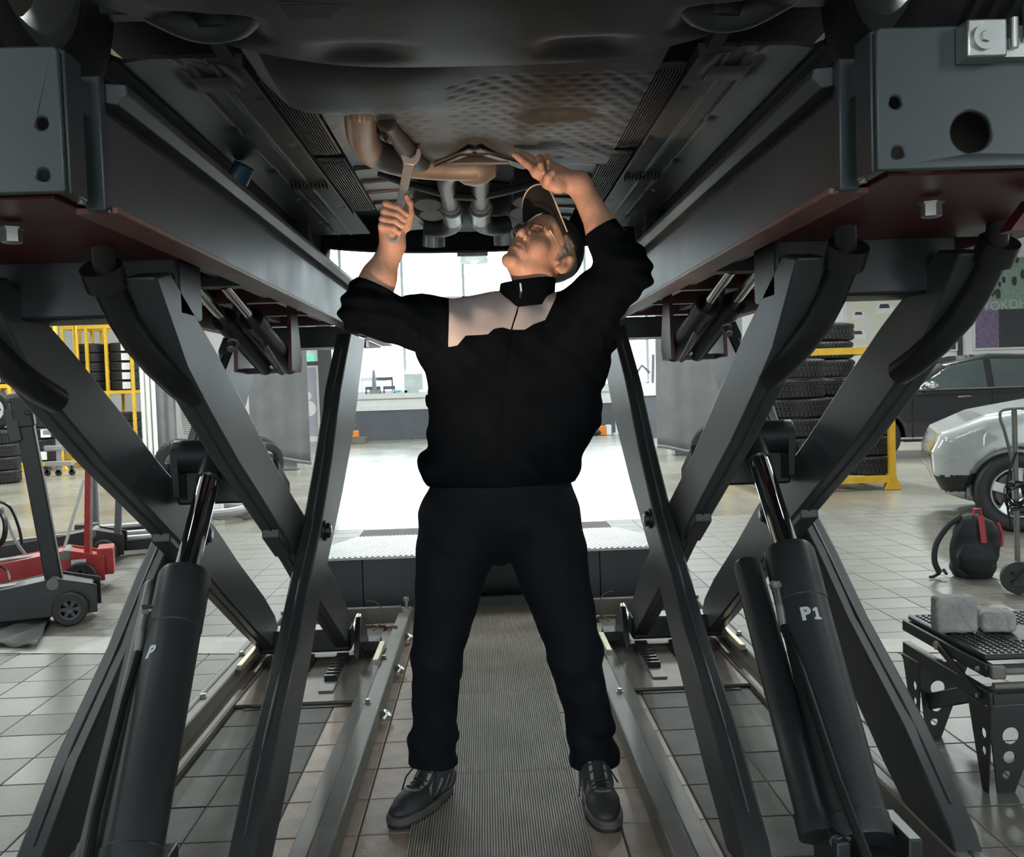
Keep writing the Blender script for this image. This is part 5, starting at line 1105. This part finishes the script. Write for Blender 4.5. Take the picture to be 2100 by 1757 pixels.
# ---- hose trolley at the right edge
c0 = at(2088, 1222, 4.85); T = empty('cable_trolley', (c0.x, 4.85, 0), 'thin steel trolley with coiled cable at the right edge', 'trolley')
q = MB(); q.tube([(0, 0, .08), (0, .02, .98)], .014, 10); q.tube(smooth_path([(.0, .01, .62), (-.06, 0, .85), (-.085, 0, .93), (-.07, 0, .975), (.06, 0, .98)]), .008, 8); q.build('frame', 'steel_worn', T)
wv = MB(); wv.lathe([(.05, -.02), (.085, -.02), (.09, 0), (.085, .02), (.05, .02)], (-.01, -.02, .09), (.3, 1, 0), 28, closed=True); wv.build('tyre', 'rubber', T)
wv = MB(); wv.lathe([(0, -.01), (.055, -.012), (.055, .012), (0, .01)], (-.01, -.02, .09), (.3, 1, 0), 20)
for k in range(5): a = 2 * PI * k / 5; wv.obox((-.01, -.03, .09), (-.01 + .05 * math.cos(a), -.034, .09 + .05 * math.sin(a)), .012, .008, up=(0, 1, 0))
wv.build('hub', 'trim_black', T)
q = MB()
for k in range(9): r_ = .04 + .006 * (k % 4); q.tube([(-.02 + r_ * math.cos(a) + .012 * math.sin(k * 2 + a), -.03 + .012 * math.sin(3 * a + k), .52 + 1.25 * r_ * math.sin(a) + .01 * k % .03) for a in np.linspace(0, 2 * PI, 22)], .0042, 5)
q.build('coiled_cable', 'hose_black', T); q = MB(); q.tube(smooth_path([(.0, 0, .75), (-.06, -.02, .62), (-.065, -.02, .48), (-.045, -.02, .36)]), .006, 6); q.build('loose_cable', 'hose_black', T)
# ---- folding step platform with two blocks
T = empty('step_platform', (1.40, 2.54, 0), 'black folding step platform with perforated legs at the lower right', 'step stool')
DZ = .385
def sp(mb, *a, **k): return mb.build(*a, parent=T, **k)
q = MB(); q.box(-.02, .62, .02, .50, DZ - .022, DZ - .004); sp(q, 'top_plate', 'jack_black', bev=.006)
q = MB()
for i in range(30):
    for j in range(22): 
        if not (6 < i < 24 and 5 < j < 14): q.box(-.005 + i * .0205, .005 + i * .0205, .035 + j * .0205, .045 + j * .0205, DZ - .005, DZ - .0005)
sp(q, 'grip_studs', 'jack_black', kind='stuff')
for (z0, z1, yy) in ((DZ - .062, DZ - .024, .0), (DZ - .14, DZ - .098, -.02)):
    q = MB(); q.box(-.03, -.005, yy, .52, z0, z1); sp(q, 'side_channel', 'jack_black', bev=.004)
    q = MB(); q.box(-.02, .62, yy - .005, yy + .012, z0 + .006, z1 - .004); sp(q, 'front_bar', 'jack_black', bev=.003)
for z in (DZ - .045, DZ - .085, DZ - .125):
    q = MB(); q.cyl((-.01, -.006, z), (.62, -.006, z), .010, 14); sp(q, 'roller', 'steel_worn')
for z in (DZ - .045, DZ - .122):
    q = MB(); q.box(-.022, .02, -.022, .002, z - .018, z + .018); sp(q, 'end_block', 'steel_worn', bev=.006)
    q = MB(); hexbolt(q, (-.031, .03, z), (-1, 0, 0), .007, .005); sp(q, 'bolt', 'zinc')
q = MB(); q.obox((-.034, .02, DZ - .12), (-.034, .28, DZ - .04), .008, .022); sp(q, 'scissor_link', 'jack_black', bev=.002)
q = MB(); q.cyl((-.04, .27, DZ - .045), (-.03, .27, DZ - .045), .013, 12); sp(q, 'link_bolt', 'brass_worn')
for (yy, xx) in ((0, 0), (.42, 0), (0, .55)):
    me = plate([(-.03, DZ - .14), (.14, DZ - .14), (.045, 0), (-.005, 0)], [circ(.035, DZ - .225, .024, 18), circ(.03, DZ - .285, .017, 14), circ(.022, .05, .012, 12)], 0, .006)
    o = link('leg_plate', me, 'jack_black', T, bev=.001); o.location = (xx, yy - .012, 0)
    me = plate([(-.02, DZ - .14), (.12, DZ - .14), (.10, DZ - .16), (.03, 0), (.0, 0)], [circ(.02, DZ - .22, .014, 14), circ(.02, DZ - .27, .012, 14)], 0, .005)
    o = link('leg_side', me, 'jack_black', T, bev=.001); o.location = (xx - .028, yy - .012, 0); o.rotation_euler = (0, 0, PI / 2)
q = MB(); q.box(.14, .60, .40, .44, .10, .16); q.obox((-.02, .10, DZ - .14), (.0, .40, .12), .01, .05); sp(q, 'rear_brace', 'jack_black', bev=.004)
def block(px, py, Y, w, d_, hh, label, rz):
    a = at(px, py, Y); B_ = [RC((0, 0, hh / 2), (0, 0, hh / 2 + .0001), .01, .01)]
    class RB:
        k = .01
        def __call__(s, p):
            q = np.abs(p - np.array([0, 0, hh / 2], np.float32)) - np.array([w / 2 - .014, d_ / 2 - .014, hh / 2 - .014], np.float32); return np.linalg.norm(np.maximum(q, 0), axis=-1) + np.minimum(q.max(-1), 0) - .014
    def cr(p, d): 
        x, z = p[..., 0], p[..., 2]; c_ = np.abs(x - .012 - .012 * np.sin(z * 60) - .1 * (z - hh / 2)); c2 = np.abs(x * .8 + z - hh * .35 - .01 * np.sin(x * 70)) + .02 * (x < 0)
        return d + .004 * np.exp(-(c_ / .0022) ** 2) + .003 * np.exp(-(c2 / .0022) ** 2) + .0012 * np.sin(x * 120 + z * 70) * np.sin(z * 110 + p[..., 1] * 90) + .02 * np.clip(z - hh * .75, 0, 1) * np.abs(x) / w * 4
    p_, q_ = surf([RB()], (-w, -d_, -.02), (w, d_, hh + .03), .0035, cr); o = link('rubber_block', npmesh('block', p_, q_), 'stone', None, smooth=True)
    o.location = (a.x, Y, DZ - .0005); o.rotation_euler = (0, 0, rz); tag(o, label, 'block', 'blocks on the step platform')
block(1957, 1310, 2.80, .125, .06, .112, 'tall cracked grey block standing on the step platform', -.12); block(2042, 1316, 2.80, .10, .085, .062, 'low cracked grey block lying on the step platform', -.25)
# ---- floor jacks on the left
def jack(name, loc, rz, mat_, label, handle, hmat, L=.95, sc=1.0):
    T = empty(name, loc, label, 'floor jack', rz=rz); T.scale = (sc, sc, sc)
    for sy in (-1, 1):
        q = MB(); q.prism([(-.15, .05), (-.15, .20), (.05, .25), (.25, .22), (L, .13), (L + .03, .05), (.2, .045)], sy * .115 - .008, sy * .115 + .008, 'y'); q.build('side_plate', mat_, T, bev=.004)
    q = MB(); q.prism([(-.12, .06), (-.12, .19), (.06, .242), (.3, .21), (L - .1, .13), (L - .1, .06)], -.108, .108, 'y'); q.build('body', mat_, T, bev=.006)
    for (x, r) in ((-.02, .088), (L - .03, .055)):
        for sy in (-1, 1):
            q = MB(); q.lathe([(r * .62, -.026), (r * .92, -.026), (r, -.018), (r, .018), (r * .92, .026), (r * .62, .026)], (x, sy * .155, r), (0, 1, 0), 30, closed=True); w = q.build('wheel', 'rubber', T)
            q = MB(); q.lathe([(0, -.02), (r * .22, -.022), (r * .22, .022), (0, .02)], (x, sy * .155, r), (0, 1, 0), 16); q.lathe([(r * .52, -.02), (r * .63, -.022), (r * .63, .022), (r * .52, .02)], (x, sy * .155, r), (0, 1, 0), 24, closed=True)
            for k in range(6): a = 2 * PI * k / 6; q.obox((x + r * .15 * math.cos(a), sy * .155, r + r * .15 * math.sin(a)), (x + r * .58 * math.cos(a), sy * .155, r + r * .58 * math.sin(a)), .018, .03, up=(0, 1, 0))
            q.build('hub', 'ramp_panel' if r > .08 else 'steel_worn', w)
    q = MB(); q.lathe([(0, 0), (.05, 0), (.055, .02), (.05, .03), (0, .03)], (L - .02, 0, .15), (0, 0, 1), 18); q.obox((.25, 0, .2), (L - .02, 0, .16), .09, .04); q.build('lift_saddle', 'steel_worn', T)
    q = MB(); q.cyl((.06, -.13, .22), (.06, .13, .22), .03, 16); q.build('pivot', 'steel_worn', T)
    hx, hz = handle
    q = MB(); q.obox((-.03, 0, .2), (hx, 0, hz), .055, .075, up=(0, 1, 0)); hd = q.build('handle', hmat, T, bev=.006)
    return T, hd
JL = at(128, 1270, 5.05)
T, hd = jack('floor_jack', (JL.x + .01, 5.12, 0), PI + .30, 'jack_black', 'black long floor jack with square handle at the left edge', (-.0, 1.0), 'jack_black', L=1.0)
hd.parent = None; bpy.data.objects.remove(hd)
a, b = at(112, 1190, 5.1), at(52, 870, 5.0); inv_ = T.matrix_basis.inverted()
def TL(p): return inv_ @ Vector(p)
q = MB(); q.obox(TL(a), TL(b), .085, .07, up=(0, 1, 0)); hd = q.build('handle', 'jack_black', T, bev=.008)
b2, b3 = at(45, 808, 4.98), at(22, 812, 4.97); b4 = at(68, 810, 4.99)
q = MB(); q.obox(TL(at(52, 875, 5.0)), TL(at(42, 812, 4.98)), .10, .08, up=(0, 1, 0)); q.build('handle_head', 'jack_black', T, bev=.01)
q = MB(); q.cyl(TL(at(14, 818, 4.97)), TL(at(68, 809, 4.99)), .024, 16); q.build('grip_bar', 'steel_worn', T)
q = MB(); q.obox(TL(at(20, 840, 4.96)), TL(at(34, 905, 4.96)), .06, .04, up=(0, 1, 0)); q.cyl(TL(at(52, 842, 4.95)), TL(at(60, 850, 4.95)), .012, 10); q.build('release_bracket', 'jack_black', T, bev=.004)
JR = at(150, 1215, 5.9); T2, h2 = jack('floor_jack', (JR.x, 6.0, 0), PI + .33, 'jack_red', 'red floor jack with a red upright handle, behind the black one', (0, 1.0), 'jack_red', L=1.0, sc=1.05)
bpy.data.objects.remove(h2); inv2 = T2.matrix_basis.inverted()
q = MB(); q.obox(inv2 @ at(178, 1162, 5.95), inv2 @ at(181, 905, 5.95), .032, .032, up=(0, 1, 0)); q.build('handle', 'jack_red', T2, bev=.004); q = MB(); q.cyl(inv2 @ at(187, 1160, 5.93), inv2 @ at(189, 905, 5.93), .006, 8); q.build('release_rod', 'zinc', T2)
q = MB(); q.box(-.20, -.11, -.10, .10, .08, .24); q.build('rear_box', 'jack_red', T2, bev=.008); q = MB(); q.box(-.05, .03, .124, .127, .12, .19); q.build('data_label', 'label_white', T2)
JG = at(215, 1150, 7.0); T3, h3 = jack('floor_jack', (JG.x, 7.0, 0), PI + .25, 'jack_black', 'dark grey floor jack farthest back of the three', (0, 1.0), 'grey_plastic', L=1.1, sc=1.0)
bpy.data.objects.remove(h3); inv3 = T3.matrix_basis.inverted(); q = MB(); q.obox(inv3 @ at(240, 1140, 7.0), inv3 @ at(246, 960, 7.0), .045, .045, up=(0, 1, 0)); q.build('handle', 'wall_grey', T3)
q = MB(); a = at(197, 1090, 8.4); b = at(190, 930, 8.4); q.obox(a, b, .045, .045, up=(0, 1, 0)); q.lathe([(.0, 0), (.16, 0), (.16, .05), (.0, .06)], (a.x, 8.4, 0), (0, 0, 1), 20); tag(q.build('jack_stand', 'wall_grey'), 'thin grey post on a round foot beyond the red handle', 'stand')
# low creeper / lifting arms row
for k, (px, py, Y, ln) in enumerate(((262, 1110, 7.5, .9), (285, 1088, 8.0, .8), (245, 1128, 7.2, .7))):
    a = at(px, py, Y); T = empty('lift_arm', (a.x, Y, 0), 'low dark swing arm with round pad, %s of the row on the floor' % ('middle', 'farthest', 'nearest')[k], 'lift arm', rz=.35)
    q = MB(); q.box(-ln / 2, ln / 2, -.05, .05, .04, .12); q.build('beam', 'jack_black', T, bev=.006); q = MB(); q.box(-ln / 2 + .1, ln / 2 - .1, -.03, .03, .12, .145); q.build('inner_beam', 'steel_white', T, bev=.004)
    for s_ in (-1, 1): q = MB(); q.lathe([(0, 0), (.09, 0), (.1, .02), (.09, .05), (0, .05)], (s_ * ln / 2, 0, .12), (0, 0, 1), 20); q.build('pad', 'rubber', T)
# hoses and cables on the left floor
q = MB(); q.tube(smooth_path([at(5, 1040, 6.2), at(30, 1105, 6.2), at(60, 1145, 6.3), at(95, 1160, 6.4), at(125, 1140, 6.6), at(150, 1060, 6.8), at(172, 985, 7.0)], 8), .011, 7); tag(q.build('air_hose', 'cable_white'), 'pale speckled air hose hanging in a loop behind the jacks', 'hose')
q = MB(); q.tube(smooth_path([at(-10, 1025, 5.6), at(20, 1040, 5.6), at(38, 1080, 5.6), at(45, 1115, 5.6)], 8), .009, 7); tag(q.build('black_cable', 'hose_black'), 'thin black cable arcing at the left edge', 'cable')
q = MB()
for k in range(5): q.tube([at(-4 + (12 + k * 1.5) * math.cos(t_), 1082 + (30 + 2 * k) * math.sin(t_), 5.7 + .02 * k) for t_ in np.linspace(-1.7, 1.7, 16)], .007, 6)
tag(q.build('cable_coil', 'hose_black'), 'coil of black cable cut by the left edge', 'cable')
q = MB(); q.tube(smooth_path([at(-5, 1158, 5.4), at(14, 1170, 5.4), at(18, 1190, 5.3), at(-5, 1200, 5.3)], 6), .007, 6); tag(q.build('floor_cable', 'hose_black'), 'thin dark cable looping beside the red jack', 'cable')
def fcl(u, v): a = at(-60 + 165 * u - 30 * v, 1275 + 50 * v + 14 * u * (v - .5), 4.9); p = at(-60 + 165 * u - 30 * v, 1275 + 50 * v + 14 * u * (v - .5), 4.9); t_ = 1.17 / max(1e-3, 1.17 - p.z); g = Vector((0, 0, 1.17)).lerp(p, t_); return (g.x, g.y, .012 + .018 * math.sin(u * 9 + v * 6) ** 2)
g = grid(fcl, np.linspace(0, 1, 24), np.linspace(0, 1, 12)); o = g.build('floor_cloth', 'felt', smooth=True); m = o.modifiers.new('solid', 'SOLIDIFY'); m.thickness = .006; tag(o, 'crumpled dark grey cloth on the floor under the black jack', 'cloth')
# ---- far wall: door, posters, ledge items
def fw(px, py, Y=YF - .13): return at(px, py, Y)
a, b = fw(606, 742), fw(668, 890); dr = MB(); dr.box(a.x, a.x + .09, YF - .12, YF, 0, a.z); dr.box(b.x - .09, b.x, YF - .12, YF, 0, a.z); dr.box(a.x, b.x, YF - .12, YF, a.z - .09, a.z)
D = struct('door_1', dr, 'ramp_panel', 'white door with lavender notices left of the pillar')
q = MB(); q.box(a.x + .09, b.x - .09, YF - .06, YF - .01, 0, a.z - .09); q.build('door_leaf', 'white_paint', D); q = MB(); q.box(a.x + .12, b.x - .2, YF - .075, YF - .06, .15, a.z - .15); q.build('notice_sheet', 'lavender', D)
for (px, py, r_) in ((628, 812, .12), (632, 838, .2)): c = fw(px, py); q = MB(); q.lathe([(0, 0), (r_, 0), (r_, .006), (0, .006)], (c.x, YF - .085, c.z), (0, -1, 0), 18); q.build('notice_figure', 'white_paint', D)
c = fw(632, 734); q = MB(); q.box(c.x - .14, c.x + .14, YF - .08, YF - .02, c.z - .09, c.z + .09); es = q.build('exit_sign', 'exit_green'); tag(es, 'small green exit sign above the door with notices', 'sign')
def poster(x0, y0, x1, y1, m, label, Y=YF - .05):
    a, b = at(x0, y0, Y), at(x1, y1, Y); T = empty('poster', ((a.x + b.x) / 2, Y, (a.z + b.z) / 2), label, 'poster'); w, hh = abs(b.x - a.x) / 2, abs(a.z - b.z) / 2
    q = MB(); q.box(-w, w, 0, .03, -hh, hh); q.build('sheet', m, T); q = MB()
    for (p0, p1, z0, z1) in ((-w - .05, -w, -hh - .05, hh + .05), (w, w + .05, -hh - .05, hh + .05), (-w, w, hh, hh + .05), (-w, w, -hh - .05, -hh)): q.box(p0, p1, -.012, .03, z0, z1)
    q.build('poster_frame', 'white_paint', T); return T, w, hh
MZ = Matrix.Rotation(PI / 2, 4, 'X')
P3, w, hh = poster(1998, 530, 2190, 708, 'poster_green', 'large green poster lettered YOKOHAMA on the far wall')
q = MB(); q.box(-w, w, -.004, 0, -hh, -hh * .15); q.build('dark_band', 'poster_dark', P3)
text('YOKOHAMA', .33, 'letter_grey', P3, mw=Matrix.Translation((-.08, -.008, -.05)) @ MZ @ Matrix.Rotation(.06, 4, 'Z'), depth=.002)
q = MB(); q.box(-w, -w + .62, -.008, -.004, -hh, -.15); q.build('crowd_picture', 'poster_blue', P3)
for k in range(34):
    q = MB(); x = random.uniform(-w * .8, w); z = random.uniform(hh * .15, hh * .95); q.ball((x, -.004, z), random.uniform(.05, .11), 8, 5, sc=(.7, .05, 1.3)); q.build('printed_tree', 'poster_dark' if k % 3 else 'poster_green', P3)
P2, w, hh = poster(1872, 590, 1960, 716, 'poster_dark', 'dark poster with white diamonds and a road, beside the black mullion')
for zz in (.42, -.25): q = MB(); q.prism([(.25, zz), (.38, zz + .42), (.51, zz), (.38, zz - .36)], -.006, -.001, 'y'); q.build('diamond', 'letter_grey', P2)
for dx in (-.5, -.36, -.2, .05): q = MB(); q.tube([(dx - .1, -.003, -hh), (dx + .06, -.003, -hh * .3), (dx * .6 + .02, -.003, .1)], .012, 5); q.build('road_line', 'letter_grey', P2)
P1, w, hh = poster(1735, 575, 1845, 706, 'poster_warm', 'pale poster of cars under a yellow sky on the far wall')
for (x, z, s_) in ((-.38, -.05, .17), (.3, .1, .24), (-.4, -.55, .2)):
    q = MB(); q.prism([(x - s_, z - s_ * .6), (x + s_, z - s_ * .6), (x + s_, z), (x + s_ * .6, z + s_ * .6), (x - s_ * .6, z + s_ * .6), (x - s_, z)], -.006, -.001, 'y'); q.build('printed_car', 'white_paint', P1); q = MB(); q.prism([(x - s_ * .6, z), (x + s_ * .6, z), (x + s_ * .45, z + s_ * .45), (x - s_ * .45, z + s_ * .45)], -.009, -.005, 'y'); q.build('printed_windscreen', 'poster_dark', P1)
a = fw(1966, 560); c = fw(1974, 560); q = MB(); q.box(a.x, c.x, YF - .1, YF, 0, 5.4); struct('trim_8', q, 'ramp_panel', 'black mullion between the posters')
for (xa, xb) in ((1500, 1520),): 
    a, c = at(xa, 700, 19), at(xb, 700, 19); q = MB(); q.box(a.x, c.x, 18.9, 19.1, 0, 5.3); struct('wall_post', q, 'wall_grey', 'grey steel post behind the right lift', bev=.01)
# dome lamp
c = at(972, 530, 19.0); T = empty('dome_lamp', (c.x, 19.0, c.z), 'white dome pendant lamp before the bright glazing', 'lamp')
q = MB(); q.lathe([(.03, .22), (.1, .2), (.2, .12), (.27, 0), (.29, -.08), (.27, -.08), (.25, 0), (.18, .1), (.03, .19)], (0, 0, 0), (0, 0, 1), 28, closed=True); q.build('shade', 'frame_pale', T, smooth=60); q = MB(); q.cyl((0, 0, .2), (0, 0, 5.5 - c.z), .015, 8); q.build('rod', 'frame_pale', T); q = MB(); q.ball((0, 0, -.02), .09, 12, 8); q.build('bulb', 'tube_glow', T)
# ledge items
LZ = 1.17; LY = YF - .08
def ledge(px): return at(px, 800, LY).x
q = MB(); x = ledge(768); q.box(x - .12, x + .12, LY - .07, LY + .06, LZ, LZ + .1); q.lathe([(.06, .1), (.06, .3), (.05, .42), (.03, .6), (.0, .62)], (x, LY, LZ), (0, 0, 1), 14); tag(q.build('bench_tool', 'grey_plastic', bev=.005), 'slim grey upright tool on the white window ledge', 'tool')
for k, (pa, pb, z) in enumerate(((738, 805, .33), (748, 780, .10), (785, 810, .10))): q = MB(); yo = LY + (.20 if k == 0 else .08); q.box(ledge(pa), ledge(pb), yo, yo + .05, LZ + z, LZ + z + .09); q.box(ledge(pa), ledge(pa) + .04, yo, yo + .05, LZ, LZ + z); q.box(ledge(pb) - .04, ledge(pb), yo, yo + .05, LZ, LZ + z); tag(q.build('bench_rail', 'wall_grey'), ('long upper grey rail on the window ledge', 'short grey rail beside the slim tool on the ledge', 'short grey rail nearer the pale screen on the ledge')[k], 'rail')
q = MB(); x0, x1 = ledge(829), ledge(868); q.box(x0, x1, LY - .02, LY + .03, LZ + .06, LZ + .48); q.box(x0 + .1, x1 - .1, LY - .08, LY + .08, LZ, LZ + .06); tag(q.build('display_screen', 'frame_pale', bev=.01), 'pale square screen on the window ledge', 'screen')
q = MB(); x0, x1 = ledge(808), ledge(824); q.ball(((x0 + x1) / 2, LY - .03, LZ + .05), .10, 14, 8, sc=(1.1, .4, .33)); tag(q.build('folded_cloth', 'cloth_blue'), 'pale blue cloth in front of the pale screen', 'cloth')
for k, (pa, pb, z, hh, m) in enumerate(((887, 899, 0, .2, 'wall_grey'), (1196, 1204, 0, .18, 'wall_grey'), (1204, 1262, .33, .07, 'wall_grey'), (1228, 1236, 0, .25, 'wall_grey'))):
    q = MB(); q.box(ledge(pa), ledge(pb), LY - .06, LY + .06, LZ + z, LZ + z + hh); 
    if z: q.box(ledge(pa), ledge(pa) + .05, LY - .04, LY + .04, LZ, LZ + z); q.box(ledge(pb) - .05, ledge(pb), LY - .04, LY + .04, LZ, LZ + z)
    tag(q.build('ledge_box', m, bev=.004), ('small dark box on the ledge left of the man', 'small dark box on the ledge right of the man', 'long dark rail on the ledge right of the man', 'upright dark box under the right ledge rail')[k], 'box')
# small items on the far floor
def zf(px, py): p = at(px, py, 10); t_ = 1.17 / (1.17 - p.z); return Vector((0, 0, 1.17)).lerp(p, t_)
c = zf(735, 905); T = empty('small_jack', (c.x, min(c.y, 22.6), 0), 'small steel jack with an orange part, far back near the pillar', 'jack'); q = MB(); q.box(-.35, .3, -.15, .15, 0, .14); q.obox((-.3, 0, .1), (.05, 0, .45), .05, .05); q.build('frame', 'steel_worn', T); q = MB(); q.box(-.1, .12, -.1, .1, .14, .3); q.build('orange_part', 'orange', T, bev=.02)
c = zf(1243, 888); Yc = min(c.y, 22.4); T = empty('orange_box', (at(1243, 888, Yc).x, Yc, 0), 'orange and white box on the floor by the grey half wall', 'box'); q = MB(); q.box(-.17, .0, -.1, .1, 0, .22); q.build('orange_half', 'orange', T, bev=.01); q = MB(); q.box(.0, .12, -.1, .1, 0, .24); q.build('white_half', 'white_paint', T, bev=.01)
q = MB(); x = at(1222, 888, 22.2).x; q.ball((x, 22.2, .07), .1, 12, 8, sc=(1.3, .8, .7)); tag(q.build('dark_bag', 'bag_black'), 'tiny dark bundle on the floor near the orange box', 'bag')
x = at(1264, 850, 22.3).x; q = MB(); q.cyl((x, 22.3, .03), (x, 22.3, 1.05), .03, 8); q.box(x - .08, x + .45, 22.15, 22.45, 0, .04); tag(q.build('barrier_post', 'steel_white'), 'thin pale post on a flat foot by the grey half wall', 'post')
a = at(1336, 880, 18.0); T = empty('tool_cart', (a.x, 18.0, 0), 'dark tool cart with tools on top beside the right curtain', 'tool cart'); q = MB(); q.box(-.2, .25, -.2, .2, .15, .95); q.build('cabinet', 'wall_grey', T, bev=.01); q = MB(); q.box(-.25, .3, -.22, .22, .95, 1.2); q.build('tool_tray', 'frame_pale', T, bev=.02); q = MB(); q.cyl((.05, 0, 1.2), (.07, 0, 1.75), .03, 8); q.tube([(-.3, 0, 1.35), (-.15, 0, 1.55), (.0, 0, 1.4)], .03, 8); q.build('tools', 'wall_grey', T); q = MB(); q.cyl((-.15, -.2, .08), (-.15, -.14, .08), .08, 12); q.cyl((.2, -.2, .08), (.2, -.14, .08), .08, 12); q.build('caster', 'rubber', T)
# unseen lamp body added to go with the warm spot (stands on the mat, nearer than the frame shows)
T = empty('unseen_floor_lamp', (-.16, 1.66, .0), 'small unseen floor lamp added for the warm glow under the car', 'lamp'); q = MB(); q.box(-.08, .08, -.06, .06, .008, .02); q.tube([(-.07, 0, .02), (-.07, 0, .2)], .008, 8); q.tube([(.07, 0, .02), (.07, 0, .2)], .008, 8); q.build('stand', 'jack_black', T); q = MB(); q.obox((0, -.02, .16), (0, .0, .24), .13, .10); q.build('housing', 'yellow', T, bev=.01)
